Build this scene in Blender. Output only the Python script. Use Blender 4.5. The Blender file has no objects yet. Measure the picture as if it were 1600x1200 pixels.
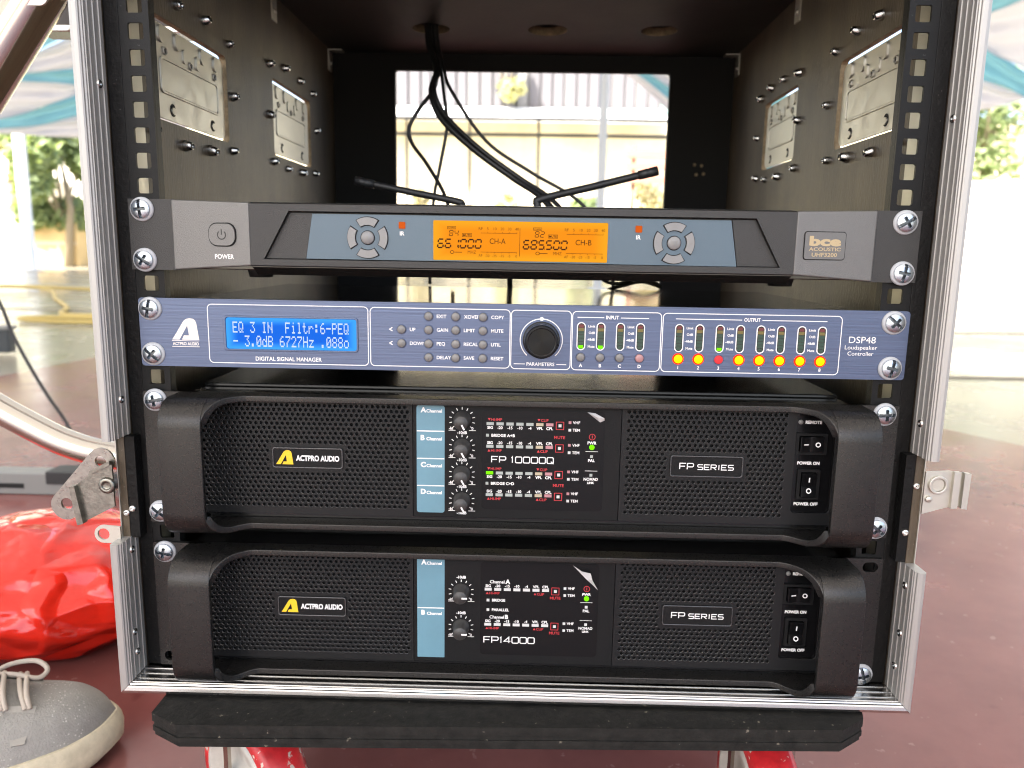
import bpy, bmesh, math, random
from mathutils import Vector, Matrix, Euler, noise, geometry
random.seed(7)
S = bpy.context.scene
COL = S.collection
K = 0.001                      # the model is written in millimetres

# ------------------------------------------------------------------ camera, sky, sun, exposure
EXPO = 2.25
cam_d = bpy.data.cameras.new('camera'); cam = bpy.data.objects.new('camera', cam_d); COL.objects.link(cam)
cam.location = (0.00382, -0.48217, -0.1248); cam.rotation_euler = (1.3981, -0.0167, 0.0194)
cam_d.sensor_width = 36; cam_d.lens = 27; cam_d.clip_start = 0.02; cam_d.clip_end = 3000
cam_d.dof.use_dof = True; cam_d.dof.focus_distance = 0.485; cam_d.dof.aperture_fstop = 9.0
S.camera = cam
SUN_EL, SUN_AZ = math.radians(52), math.radians(205)      # azimuth from +Y, clockwise
W = bpy.data.worlds.new("World"); S.world = W; W.use_nodes = True
nt = W.node_tree; bg = nt.nodes['Background']; sky = nt.nodes.new('ShaderNodeTexSky')
sky.sky_type = 'NISHITA'; sky.sun_disc = False; sky.sun_elevation = SUN_EL; sky.sun_rotation = SUN_AZ
sky.air_density = 1.0; sky.dust_density = 4.0; sky.ozone_density = 1.0
nt.links.new(sky.outputs[0], bg.inputs[0]); bg.inputs[1].default_value = 0.14
sl = bpy.data.lights.new('sun', 'SUN'); sl.energy = 5.0; sl.angle = math.radians(3); sl.color = (1, .95, .86)
so = bpy.data.objects.new('sun', sl); COL.objects.link(so)
sd = Vector((math.sin(SUN_AZ)*math.cos(SUN_EL), math.cos(SUN_AZ)*math.cos(SUN_EL), math.sin(SUN_EL)))
so.rotation_euler = (-sd).to_track_quat('-Z', 'Y').to_euler()
S.view_settings.view_transform = 'Standard'; S.view_settings.look = 'None'
S.view_settings.exposure = EXPO; S.view_settings.gamma = 1
S.render.engine = 'CYCLES'
S.cycles.pixel_filter_type = 'BLACKMAN_HARRIS'; S.cycles.filter_width = 1.1; S.cycles.max_bounces = 10; S.cycles.sample_clamp_indirect = 6

# ------------------------------------------------------------------ materials
def lin(c):
    return tuple(((x/255)/12.92 if x/255 <= .04045 else ((x/255+.055)/1.055)**2.4) for x in c)
MATS = {}
def mat(name, col, rough=.5, metal=0, bump=0, bscale=300, var=0, vscale=40, rvar=0, stretch=None, trans=0, spec=.5, coat=0, detail=4):
    m = bpy.data.materials.new(name); m.use_nodes = True; n = m.node_tree; p = n.nodes['Principled BSDF']
    p.inputs['Base Color'].default_value = (*col, 1); p.inputs['Roughness'].default_value = rough
    p.inputs['Metallic'].default_value = metal; p.inputs['Specular IOR Level'].default_value = spec
    if trans: p.inputs['Transmission Weight'].default_value = trans
    if coat: p.inputs['Coat Weight'].default_value = coat; p.inputs['Coat Roughness'].default_value = .1
    tc = n.nodes.new('ShaderNodeTexCoord'); src = tc.outputs['Object']
    if stretch:
        mp = n.nodes.new('ShaderNodeMapping'); mp.inputs['Scale'].default_value = stretch
        n.links.new(src, mp.inputs[0]); src = mp.outputs[0]
    if var or rvar:
        t = n.nodes.new('ShaderNodeTexNoise'); t.inputs['Scale'].default_value = vscale; t.inputs['Detail'].default_value = 6
        t.inputs['Roughness'].default_value = .65
        n.links.new(src, t.inputs['Vector'])
        if var:
            mx = n.nodes.new('ShaderNodeMix'); mx.data_type = 'RGBA'
            mr = n.nodes.new('ShaderNodeMapRange'); mr.inputs[1].default_value = .3; mr.inputs[2].default_value = .7
            n.links.new(t.outputs['Fac'], mr.inputs[0]); n.links.new(mr.outputs[0], mx.inputs[0])
            mx.inputs[6].default_value = (*[max(0, c*(1-var)) for c in col], 1)
            mx.inputs[7].default_value = (*[min(1, c*(1+var)) for c in col], 1)
            n.links.new(mx.outputs[2], p.inputs['Base Color'])
        if rvar:
            r2 = n.nodes.new('ShaderNodeMapRange'); r2.inputs[1].default_value = .3; r2.inputs[2].default_value = .7
            r2.inputs[3].default_value = max(.03, rough-rvar); r2.inputs[4].default_value = min(1, rough+rvar)
            n.links.new(t.outputs['Fac'], r2.inputs[0]); n.links.new(r2.outputs[0], p.inputs['Roughness'])
    if bump:
        b = n.nodes.new('ShaderNodeTexNoise'); b.inputs['Scale'].default_value = bscale; b.inputs['Detail'].default_value = detail
        n.links.new(src, b.inputs['Vector'])
        bn = n.nodes.new('ShaderNodeBump'); bn.inputs['Strength'].default_value = bump; bn.inputs['Distance'].default_value = .0006
        n.links.new(b.outputs['Fac'], bn.inputs['Height']); n.links.new(bn.outputs[0], p.inputs['Normal'])
    MATS[name] = m
    return m
def emit(name, srgb, k=1.0, base=(.001, .001, .001)):
    m = bpy.data.materials.new(name); m.use_nodes = True; p = m.node_tree.nodes['Principled BSDF']
    c = lin(srgb); p.inputs['Base Color'].default_value = (*base, 1); p.inputs['Roughness'].default_value = .4
    p.inputs['Specular IOR Level'].default_value = .06; p.inputs['Emission Color'].default_value = (*c, 1); p.inputs['Emission Strength'].default_value = k/2**EXPO
    return m
def speckle(m, col, scale, thr, rough=None):
    """dust specks / scratches with a shape of their own mixed over the base colour"""
    n = m.node_tree; p = n.nodes['Principled BSDF']; inp = p.inputs['Base Color']
    tc = n.nodes.new('ShaderNodeTexCoord'); v = n.nodes.new('ShaderNodeTexNoise'); v.inputs['Scale'].default_value = scale; v.inputs['Detail'].default_value = 3
    n.links.new(tc.outputs['Object'], v.inputs['Vector'])
    r = n.nodes.new('ShaderNodeMapRange'); r.inputs[1].default_value = thr; r.inputs[2].default_value = thr+.04
    n.links.new(v.outputs['Fac'], r.inputs[0])
    mx = n.nodes.new('ShaderNodeMix'); mx.data_type = 'RGBA'; mx.inputs[7].default_value = (*col, 1)
    if inp.is_linked: n.links.new(inp.links[0].from_socket, mx.inputs[6])
    else: mx.inputs[6].default_value = inp.default_value
    n.links.new(r.outputs[0], mx.inputs[0]); n.links.new(mx.outputs[2], inp)
    return m

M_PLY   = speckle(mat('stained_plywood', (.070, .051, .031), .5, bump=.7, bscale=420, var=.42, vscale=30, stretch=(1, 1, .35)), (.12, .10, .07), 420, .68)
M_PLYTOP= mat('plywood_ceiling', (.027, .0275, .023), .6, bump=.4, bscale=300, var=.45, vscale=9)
M_RAW   = mat('raw_wood_edge', (.22, .165, .095), .8, bump=.9, bscale=700, var=.4, vscale=160)
M_MATBLK= mat('matt_black_board', (.0025, .0023, .002), .85, bump=.3, bscale=300)
M_PLYBLK= speckle(mat('black_painted_ply', (.0065, .0062, .006), .5, spec=.18, bump=.9, bscale=350, var=.3, vscale=90), (.12, .11, .10), 700, .71)
M_ALU   = mat('aluminium_profile', (.40, .388, .37), .46, .55, bump=.03, bscale=800, var=.03, vscale=60, rvar=.08, stretch=(1, 1, .06))
M_ALUX  = mat('aluminium_profile_cross', (.52, .51, .50), .24, 1, bump=.03, bscale=800, var=.03, vscale=60, rvar=.08, stretch=(.06, 1, 1))
M_STEEL = mat('stamped_steel', (.56, .54, .485), .5, 1, bump=.03, bscale=160, var=.08, vscale=70, rvar=.1)
M_GALV  = mat('bright_zinc', (.36, .345, .31), .32, 1, bump=.25, bscale=420, var=.18, vscale=300, rvar=.1)
M_ZINC  = mat('zinc_screw', (.42, .46, .50), .25, 1, bump=.1, bscale=900)
M_RIVET = mat('nickel_rivet', (.60, .59, .56), .24, 1, bump=.15, bscale=900)
M_CHROME= mat('chrome_tube', (.50, .47, .42), .10, 1, rvar=.05, vscale=40)
M_WASH  = mat('translucent_nylon', (.40, .41, .43), .38, spec=.5)
M_RAIL  = speckle(mat('rack_rail_black', (.0095, .0094, .0095), .40, .05, spec=.16, bump=.25, bscale=1500), (.10, .10, .10), 500, .74)
M_SATIN = mat('satin_black_metal', (.041, .039, .0375), .30, .75, spec=.25, bump=.22, bscale=2600, rvar=.06, vscale=900)
speckle(M_SATIN, (.09, .085, .08), 900, .745)
M_FACE  = mat('black_faceplate', (.0098, .0098, .0102), .42, 0, spec=.14, bump=.35, bscale=2200)
M_HEDGE = mat('punched_edge', (.085, .085, .085), .26, .7)  # paler and shinier than the grille, to put glints on the hole edges
M_GRILL = mat('black_grille', (.0125, .0125, .013), .36, .05, spec=.2, bump=.2, bscale=2200)
M_CHAS  = mat('black_chassis', (.06, .057, .053), .13, .75, bump=.02, bscale=900, rvar=.02, vscale=200)
M_DARK  = mat('inside_black', (.003, .003, .003), .8)
M_GLOSS = mat('glossy_black_plastic', (.005, .005, .0055), .2, spec=.3, bump=.05, bscale=900)
M_FILM  = mat('display_film', (.0075, .0075, .0080), .2, spec=.16, bump=.05, bscale=300)
M_FILMC = mat('clear_film', (.55, .55, .55), .12)
M_KNOB  = mat('grey_rubber_knob', (.035, .033, .032), .42, bump=.2, bscale=1500)
M_BLUE  = mat('blue_channel_print', (.120, .245, .31), .42, bump=.1, bscale=900, var=.05, vscale=60)
M_DSP   = mat('brushed_blue_aluminium', (.094, .118, .192), .35, .7, bump=.22, bscale=900, var=.08, vscale=500, stretch=(.02, 1, 1), rvar=.05)
M_WHITE = mat('white_print', (.78, .77, .76), .5)
M_CREAM = mat('cream_print', (.72, .68, .64), .5)
M_SLOT  = mat('zinc_recess_shade', (.10, .11, .12), .35, .9)  # zinc tone darkened, so the shade in the slots is in the colour
M_RED   = mat('red_print', (.55, .035, .045), .5)
M_YELLOW= mat('yellow_print', (.78, .50, .02), .45)
M_PALEGOLD = mat('faded_gold_print', (.42, .33, .19), .5)
M_DARKPRINT = mat('lcd_segment', (.02, .006, .0), .6, spec=.1)
M_DIMPRINT = mat('lcd_segment_faint', (.10, .032, .0), .6, spec=.1)
M_RGREY = mat('receiver_grey', (.036, .0345, .033), .40, .4, bump=.45, bscale=2400)
M_RCHEEK= mat('receiver_silver', (.16, .155, .148), .38, .65, bump=.5, bscale=2400)
M_RPLATE= mat('receiver_blue_plate', (.075, .112, .145), .38, .15, bump=.1, bscale=1500)
M_BTN   = mat('grey_button', (.17, .165, .16), .40, bump=.15, bscale=1200)
M_RBTN  = mat('receiver_button', (.20, .20, .20), .38, bump=.15, bscale=1500)
M_PINK  = mat('pink_button', (.36, .19, .19), .4)
M_IR    = emit('ir_window', (232, 98, 8), .9)
M_LCDO  = emit('orange_backlight', (255, 160, 2), 1.0)
def backlight(m, rim, lo, hi):
    n = m.node_tree; p = n.nodes['Principled BSDF']; tc = n.nodes.new('ShaderNodeTexCoord'); sp_ = n.nodes.new('ShaderNodeSeparateXYZ'); n.links.new(tc.outputs['Generated'], sp_.inputs[0])
    mx_ = None
    for ax in ('X', 'Z'):
        a_ = n.nodes.new('ShaderNodeMath'); a_.operation = 'SUBTRACT'; n.links.new(sp_.outputs[ax], a_.inputs[0]); a_.inputs[1].default_value = .5
        b_ = n.nodes.new('ShaderNodeMath'); b_.operation = 'ABSOLUTE'; n.links.new(a_.outputs[0], b_.inputs[0])
        r_ = n.nodes.new('ShaderNodeMapRange'); r_.interpolation_type = 'SMOOTHSTEP'; r_.inputs[1].default_value = .40 if ax == 'X' else .22; r_.inputs[2].default_value = .5; n.links.new(b_.outputs[0], r_.inputs[0])
        if mx_ is None: mx_ = r_
        else:
            q_ = n.nodes.new('ShaderNodeMath'); q_.operation = 'MAXIMUM'; n.links.new(mx_.outputs[0], q_.inputs[0]); n.links.new(r_.outputs[0], q_.inputs[1]); mx_ = q_
    c_ = n.nodes.new('ShaderNodeMix'); c_.data_type = 'RGBA'; c_.inputs[6].default_value = (*lin(lo), 1); c_.inputs[7].default_value = (*lin(hi), 1); n.links.new(mx_.outputs[0], c_.inputs[0]); n.links.new(c_.outputs[2], p.inputs['Emission Color']); return m
M_LCDB  = emit('blue_backlight', (18, 122, 238), 1.12)
backlight(M_LCDB, 0, (8, 104, 228), (60, 165, 255)); backlight(M_LCDO, 0, (255, 150, 0), (255, 172, 20))
M_LCDW  = emit('lcd_white_pixels', (225, 240, 255), 1.0)
M_LGREEN= emit('lit_green', (120, 255, 0), 1.6)
M_LYEL  = emit('lit_yellow', (255, 200, 0), 2.0)
M_LRED  = emit('lit_red_rim_halo', (255, 45, 10), 2.4)  # red rim, widened and strengthened to carry the halo round the button
M_REDBTN= emit('dim_red_button', (240, 50, 60), .75, base=(.3, .03, .03))
M_LEDOFF= mat('led_off', (.33, .36, .34), .4)
M_LEDAMB= mat('led_off_amber', (.42, .36, .25), .4)
M_LEDPNK= mat('led_off_red', (.42, .20, .22), .4)
M_LEDWH = mat('led_off_white', (.55, .55, .54), .4)
M_MR    = mat('meter_red', (.11, .012, .014), .3); M_MY = mat('meter_amber', (.13, .10, .02), .3); M_MG = mat('meter_green', (.012, .04, .025), .3); M_MD = mat('meter_dark', (.006, .006, .006), .25)
M_CABLE = mat('black_cable', (.012, .012, .012), .42, bump=.15, bscale=600)
M_RUB   = mat('black_rubber', (.013, .013, .014), .5)
M_REDW  = mat('red_wheel', (.50, .018, .022), .38, var=.3, vscale=60); speckle(M_REDW, (.55, .45, .38), 130, .60)
M_HUB   = mat('grey_wheel_hub', (.45, .42, .37), .45, var=.15, vscale=60)
M_GREYPL= mat('grey_plastic', (.20, .20, .19), .5, bump=.2, bscale=500)

# ------------------------------------------------------------------ mesh builder (millimetres)
WL = {}          # world translation of every parent
class MB:
    def __init__(s): s.v = []; s.f = []; s.m = []; s.sm = []
    def add(s, verts, faces, m=0, smooth=False):
        o = len(s.v); s.v += [tuple(v) for v in verts]
        for f in faces: s.f.append([i+o for i in f]); s.m.append(m); s.sm.append(smooth)
    def box(s, x0, x1, y0, y1, z0, z1, m=0):
        v = [(x, y, z) for x in (x0, x1) for y in (y0, y1) for z in (z0, z1)]
        s.add(v, [(0, 1, 3, 2), (4, 6, 7, 5), (0, 4, 5, 1), (2, 3, 7, 6), (0, 2, 6, 4), (1, 5, 7, 3)], m)
    def obox(s, c, size, R, m=0):
        hx, hy, hz = [a/2 for a in size]
        v = [Vector(c) + R @ Vector((x, y, z)) for x in (-hx, hx) for y in (-hy, hy) for z in (-hz, hz)]
        s.add(v, [(0, 1, 3, 2), (4, 6, 7, 5), (0, 4, 5, 1), (2, 3, 7, 6), (0, 2, 6, 4), (1, 5, 7, 3)], m)
    def prism(s, poly, axis, a, b, m=0, smooth=False, caps=True, m_cap=None):
        """poly in the two other axes (x,z for 'y'; y,z for 'x'; x,y for 'z') extruded from a to b"""
        def P(p, t):
            return {'x': (t, p[0], p[1]), 'y': (p[0], t, p[1]), 'z': (p[0], p[1], t)}[axis]
        n = len(poly); v = [P(p, a) for p in poly] + [P(p, b) for p in poly]
        s.add(v, [(i, (i+1) % n, (i+1) % n+n, i+n) for i in range(n)], m, smooth)
        if caps:
            tri = geometry.tessellate_polygon([[Vector((p[0], p[1], 0)) for p in poly]])
            mc = m if m_cap is None else m_cap
            s.add([P(p, a) for p in poly], [tuple(t) for t in tri], mc); s.add([P(p, b) for p in poly], [tuple(reversed(t)) for t in tri], mc)
    def flat(s, poly, y, m=0):
        tri = geometry.tessellate_polygon([[Vector((p[0], p[1], 0)) for p in poly]])
        s.add([(p[0], y, p[1]) for p in poly], [tuple(t) for t in tri], m)
    def lathe(s, prof, o, ax, n=16, m=0, smooth=True):
        """prof: list of (radius, height along ax) from the origin o"""
        ax = Vector(ax).normalized(); u = ax.orthogonal().normalized(); w = ax.cross(u); o = Vector(o)
        v = []; f = []
        for r, h in prof:
            for k in range(n):
                t = 2*math.pi*k/n; v.append(o + ax*h + (u*math.cos(t) + w*math.sin(t))*max(r, .001))
        for j in range(len(prof)-1):
            for k in range(n):
                f.append((j*n+k, j*n+(k+1) % n, (j+1)*n+(k+1) % n, (j+1)*n+k))
        s.add(v, f, m, smooth)
    def tube(s, pts, r, n=8, m=0, closed=False):
        pts = [Vector(p) for p in pts]; N = len(pts); v = []; f = []; u = None
        for i, p in enumerate(pts):
            t = (pts[(i+1) % N] - pts[i-1]) if closed else (pts[min(i+1, N-1)] - pts[max(i-1, 0)])
            t = t.normalized() if t.length > 1e-9 else Vector((0, 0, 1))
            if u is None: u = t.orthogonal().normalized()
            u = (u - t*u.dot(t)).normalized(); w = t.cross(u)
            rr = r[i] if isinstance(r, (list, tuple)) else r
            for k in range(n):
                a = 2*math.pi*k/n; v.append(p + (u*math.cos(a) + w*math.sin(a))*rr)
        for i in range(N if closed else N-1):
            for k in range(n):
                j = (i+1) % N; f.append((i*n+k, i*n+(k+1) % n, j*n+(k+1) % n, j*n+k))
        if not closed: f += [tuple(range(n))[::-1], tuple((N-1)*n+k for k in range(n))]
        s.add(v, f, m, True)
    def ring(s, poly_o, poly_i, y0, y1, m=0):
        n = len(poly_o); v = []
        for y in (y0, y1):
            v += [(p[0], y, p[1]) for p in poly_o] + [(p[0], y, p[1]) for p in poly_i]
        f = []
        for i in range(n):
            j = (i+1) % n
            f += [(i, j, n+j, n+i), (2*n+i, 3*n+i, 3*n+j, 2*n+j), (i, 2*n+i, 2*n+j, j), (n+i, n+j, 3*n+j, 3*n+i)]
        s.add(v, f, m)
    def plate(s, outer, holes, y0, y1, m=0, mw=None, back=True, chamfer=0):
        """flat plate in XZ with real holes; front face at y0, back at y1"""
        mw = m if mw is None else mw
        pts = []; edges = []
        for lp in [outer]+holes:
            o = len(pts); n = len(lp); pts += [Vector((p[0], p[1])) for p in lp]; edges += [(o+i, o+(i+1) % n) for i in range(n)]
        vv, ee, ff, _, _, _ = geometry.delaunay_2d_cdt(pts, edges, [], 0, 1e-5)
        # classify by flood: parity of the constraint loops through a bucketed hole lookup
        cells = {}
        HB = []
        for h in holes:
            xs = [p[0] for p in h]; zs = [p[1] for p in h]; HB.append((min(xs), max(xs), min(zs), max(zs), h))
        G = 6.0
        for k, b in enumerate(HB):
            for a in range(int(b[0]//G), int(b[1]//G)+1):
                for c in range(int(b[2]//G), int(b[3]//G)+1): cells.setdefault((a, c), []).append(k)
        def inside(x, z, lp):
            r = False; j = len(lp)-1
            for i in range(len(lp)):
                xi, zi = lp[i]; xj, zj = lp[j]
                if (zi > z) != (zj > z) and x < (xj-xi)*(z-zi)/(zj-zi)+xi: r = not r
                j = i
            return r
        keep = []
        for f in ff:
            x = sum(vv[i].x for i in f)/3; z = sum(vv[i].y for i in f)/3
            if not inside(x, z, outer): continue
            if any(HB[k][0] <= x <= HB[k][1] and HB[k][2] <= z <= HB[k][3] and inside(x, z, HB[k][4]) for k in cells.get((int(x//G), int(z//G)), ())): continue
            keep.append(tuple(f))
        s.add([(p.x, y0, p.y) for p in vv], keep, m)
        if back: s.add([(p.x, y1, p.y) for p in vv], [t[::-1] for t in keep], m)
        for q, lp in enumerate([outer]+holes):
            n = len(lp)
            if chamfer and q and n == 8:
                cx = sum(p[0] for p in lp)/n; cz = sum(p[1] for p in lp)/n; k = 1-chamfer/math.hypot(lp[0][0]-cx, lp[0][1]-cz); li = [(cx+(p[0]-cx)*k, cz+(p[1]-cz)*k) for p in lp]
                s.add([(p[0], y0, p[1]) for p in lp]+[(p[0], y0+chamfer, p[1]) for p in li]+[(p[0], y1, p[1]) for p in li], [(i+j*n, (i+1) % n+j*n, (i+1) % n+n+j*n, i+n+j*n) for j in (0, 1) for i in range(n)], mw); continue
            s.add([(p[0], y0, p[1]) for p in lp]+[(p[0], y1, p[1]) for p in lp], [(i, (i+1) % n, (i+1) % n+n, i+n) for i in range(n)], mw if q else m)
    def build(s, name, mats, parent=None, bevel=0, seg=2, label=None, cat=None, group=None, kind=None, origin=None, fixn=True, scale=K, abase=False):
        if not isinstance(mats, (list, tuple)): mats = [mats]
        me = bpy.data.meshes.new(name)
        V = [Vector(v)*scale for v in s.v]
        if origin is not None: c = Vector(origin)*scale
        else:
            lo = Vector([min(v[i] for v in V) for i in range(3)]); hi = Vector([max(v[i] for v in V) for i in range(3)]); c = (lo+hi)/2
            if abase: c.z = lo.z
        me.from_pydata([v-c for v in V], [], s.f)
        for m in mats: me.materials.append(m)
        me.polygons.foreach_set('material_index', s.m); me.polygons.foreach_set('use_smooth', s.sm)
        if fixn:
            b = bmesh.new(); b.from_mesh(me); bmesh.ops.recalc_face_normals(b, faces=b.faces); b.to_mesh(me); b.free()
        me.update()
        o = bpy.data.objects.new(name, me); COL.objects.link(o); place(o, c, parent)
        if bevel:
            md = o.modifiers.new('edge', 'BEVEL'); md.width = bevel*K; md.segments = seg; md.limit_method = 'ANGLE'; md.angle_limit = math.radians(40); md.harden_normals = False
        return tag(o, label, cat, group, kind)
def place(o, c, parent):
    c = Vector(c)
    if parent is not None: o.parent = parent; o.location = c - WL[parent.name]
    else: o.location = c
    WL[o.name] = c
def tag(o, label=None, cat=None, group=None, kind=None):
    if label: o['label'] = label
    if cat: o['category'] = cat
    if group: o['group'] = group
    if kind: o['kind'] = kind
    return o
def empty(name, loc, label=None, cat=None, group=None, scale=K):
    o = bpy.data.objects.new(name, None); COL.objects.link(o); o.empty_display_size = .02; place(o, Vector(loc)*scale, None)
    return tag(o, label, cat, group)
def copy_part(src, loc, parent, rot=None, scale=K):
    o = src.copy(); COL.objects.link(o); o.parent = None; place(o, Vector(loc)*scale, parent)
    if rot is not None: o.rotation_euler = rot
    return o
def rrect(x0, x1, z0, z1, r, n=5):
    p = []
    for cx, cz, a in ((x1-r, z1-r, 0), (x0+r, z1-r, 90), (x0+r, z0+r, 180), (x1-r, z0+r, 270)):
        for k in range(n+1):
            t = math.radians(a+90*k/n); p.append((cx+r*math.cos(t), cz+r*math.sin(t)))
    return p
def circ(x, z, r, n=16, ph=0):
    return [(x+r*math.cos(2*math.pi*k/n+ph), z+r*math.sin(2*math.pi*k/n+ph)) for k in range(n)]
def spline(pts, n=8):
    pts = [Vector(p) for p in pts]; out = []
    for i in range(len(pts)-1):
        p0 = pts[max(i-1, 0)]; p1 = pts[i]; p2 = pts[i+1]; p3 = pts[min(i+2, len(pts)-1)]
        for k in range(n):
            t = k/n; out.append(.5*((2*p1)+(-p0+p2)*t+(2*p0-5*p1+4*p2-p3)*t*t+(-p0+3*p1-3*p2+p3)*t**3))
    return out+[pts[-1]]

# ------------------------------------------------------------------ lettering
TC = {}
def text_geo(txt, bold=0):
    key = (txt, bold)
    if key not in TC:
        cu = bpy.data.curves.new('t', 'FONT'); cu.body = txt; cu.size = 1; cu.resolution_u = 3; cu.offset = bold; cu.fill_mode = 'FRONT'
        ob = bpy.data.objects.new('t', cu); me = bpy.data.meshes.new_from_object(ob)
        TC[key] = ([tuple(v.co) for v in me.vertices], [tuple(p.vertices) for p in me.polygons])
        bpy.data.objects.remove(ob); bpy.data.curves.remove(cu); bpy.data.meshes.remove(me)
    return TC[key]
def text(mb, txt, x, z, h, y, m=0, anchor='l', width=None, bold=.02, fit=None):
    """capital height h, baseline z; width forces the run length; fit maps (x,z)->3D"""
    v, f = text_geo(txt, bold)
    if not v: return
    x0 = min(p[0] for p in v); x1 = max(p[0] for p in v); s = h/.69
    sx = s if width is None else width/(x1-x0)
    w = (x1-x0)*sx; ox = x - {'l': 0, 'c': w/2, 'r': w}[anchor]
    P = (lambda a, b: (a, y, b)) if fit is None else fit
    mb.add([P(ox+(p[0]-x0)*sx, z+p[1]*s) for p in v], f, m)
def strip(mb, pts, w, y, m=0, closed=False, fit=None):
    """a flat line of width w with mitred joints"""
    pts = [Vector((p[0], p[1])) for p in pts]; n = len(pts); L = []; R = []
    for i in range(n):
        a = pts[i-1] if (i or closed) else None; b = pts[(i+1) % n] if (i < n-1 or closed) else None
        d1 = (pts[i]-a).normalized() if a is not None else None; d2 = (b-pts[i]).normalized() if b is not None else None
        if d1 is None: d1 = d2
        if d2 is None: d2 = d1
        n1 = Vector((-d1.y, d1.x)); n2 = Vector((-d2.y, d2.x)); k = n1+n2
        k = n1 if k.length < 1e-6 else k/k.length**2*2
        if k.length > 2.5: k = k.normalized()*2.5
        L.append(pts[i]+k*w/2); R.append(pts[i]-k*w/2)
    P = (lambda a, b: (a, y, b)) if fit is None else fit
    e = n if closed else n-1
    mb.add([P(p.x, p.y) for p in L]+[P(p.x, p.y) for p in R], [(i, (i+1) % n, (i+1) % n+n, i+n) for i in range(e)], m)
_rr = [(.12, 0), (.88, 0), (1, .14), (1, .86), (.88, 1), (.12, 1), (0, .86), (0, .14)]
STROKE = {'F': [[(0, 0), (0, 1), (1, 1)], [(0.08, .5), (.85, .5)]], 'P': [[(0, 0), (0, 1), (.86, 1), (1, .86), (1, .56), (.86, .42), (.08, .42)]],
 '0': [_rr+[_rr[0]]], 'Q': [_rr+[_rr[0]], [(.62, .3), (1.05, -.08)]], '1': [[(.1, .78), (.45, 1), (.45, 0)]], '4': [[(.74, 0), (.74, 1), (0, .3), (1, .3)]],
 'S': [[(1, 1), (.12, 1), (0, .88), (0, .62), (.12, .5), (.88, .5), (1, .38), (1, .12), (.88, 0), (0, 0)]], 'E': [[(1, 1), (0, 1), (0, 0), (1, 0)], [(.1, .5), (.85, .5)]],
 'R': [[(0, 0), (0, 1), (.86, 1), (1, .86), (1, .6), (.86, .46), (.08, .46)], [(.5, .4), (1, 0)]], 'I': [[(.5, 0), (.5, 1)]]}
def stroke_text(mb, txt, x, z, h, cw, gap, w, y, m=0):
    q = 0
    for ch in txt:
        if ch == ' ': x += cw*.6; continue
        c = cw*.45 if ch in '1I' else cw
        for pl in STROKE[ch]:
            pl2 = [(x+p[0]*c, z+p[1]*h) for p in pl]; q += 1
            if pl2[0] == pl2[-1]: strip(mb, pl2[:-1], w, y-.015*(q % 2), m, True)
            else: strip(mb, pl2, w, y-.015*(q % 2), m)
        x += c+gap
SEG = {'0': 'abcdef', '1': 'bc', '2': 'abged', '3': 'abgcd', '4': 'fgbc', '5': 'afgcd', '6': 'afgecd', '8': 'abcdefg'}
def seg7(mb, ch, x, z, w, h, t, y, m=0, slant=.12):
    g = t*.35
    def ln(a, b):
        a = (x+a[0]+a[1]*slant, z+a[1]); b = (x+b[0]+b[1]*slant, z+b[1]); strip(mb, [a, b], t, y, m)
    d = {'a': ((g, h), (w-g, h)), 'd': ((g, 0), (w-g, 0)), 'g': ((g, h/2), (w-g, h/2)), 'f': ((0, h/2+g+t/2), (0, h-g)), 'b': ((w, h/2+g+t/2), (w, h-g)), 'e': ((0, g), (0, h/2-g-t/2)), 'c': ((w, g), (w, h/2-g-t/2))}
    for k in SEG[ch]: ln(*d[k])
DOT = {'E': '1F10101E10101F', 'Q': '0E11111115120D', '3': '1F02040201110E', 'I': '0E04040404040E', 'N': '11111915131111', 'F': '1F10101E101010', 'i': '04000C0404040E', 'l': '0C04040404040E',
 't': '08081C08080906', 'r': '00001619101010', ':': '000C0C000C0C00', '6': '0608101E11110E', '-': '0000001F000000', 'P': '1E11111E101010', '.': '00000000000C0C', '0': '0E11131519110E',
 'd': '01010D1311110F', 'B': '1E11111E11111E', '7': '1F010204080808', '2': '0E11010204081F', 'H': '1111111F111111', 'z': '00001F0204081F', '8': '0E11110E11110E', 'o': '00000E1111110E'}
def dots(mb, txt, x, z, w, h, adv, y, m=0):
    px = w/5; pz = h/7
    for ch in txt:
        if ch in DOT:
            for r in range(7):
                b = int(DOT[ch][2*r:2*r+2], 16)
                for c in range(5):
                    if b >> (4-c) & 1:
                        a = x+c*px; t = z-r*pz
                        mb.add([(a, y, t), (a+px*.93, y, t), (a+px*.93, y, t-pz*.93), (a, y, t-pz*.93)], [(0, 1, 2, 3)], m)
        x += adv
A_LOGO = [(0, 0), (.16, .3), (.40, .78), (.47, .90), (.56, .97), (.68, 1), (.80, .98), (.88, .90), (.92, .76), (1, 0), (.36, 0), (.44, .20), (.63, .20), (.58, .66), (.27, 0)]
def a_logo(mb, x, z, w, h, y, m=0): mb.flat([(x+p[0]*w, z+p[1]*h) for p in A_LOGO], y, m)

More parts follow.
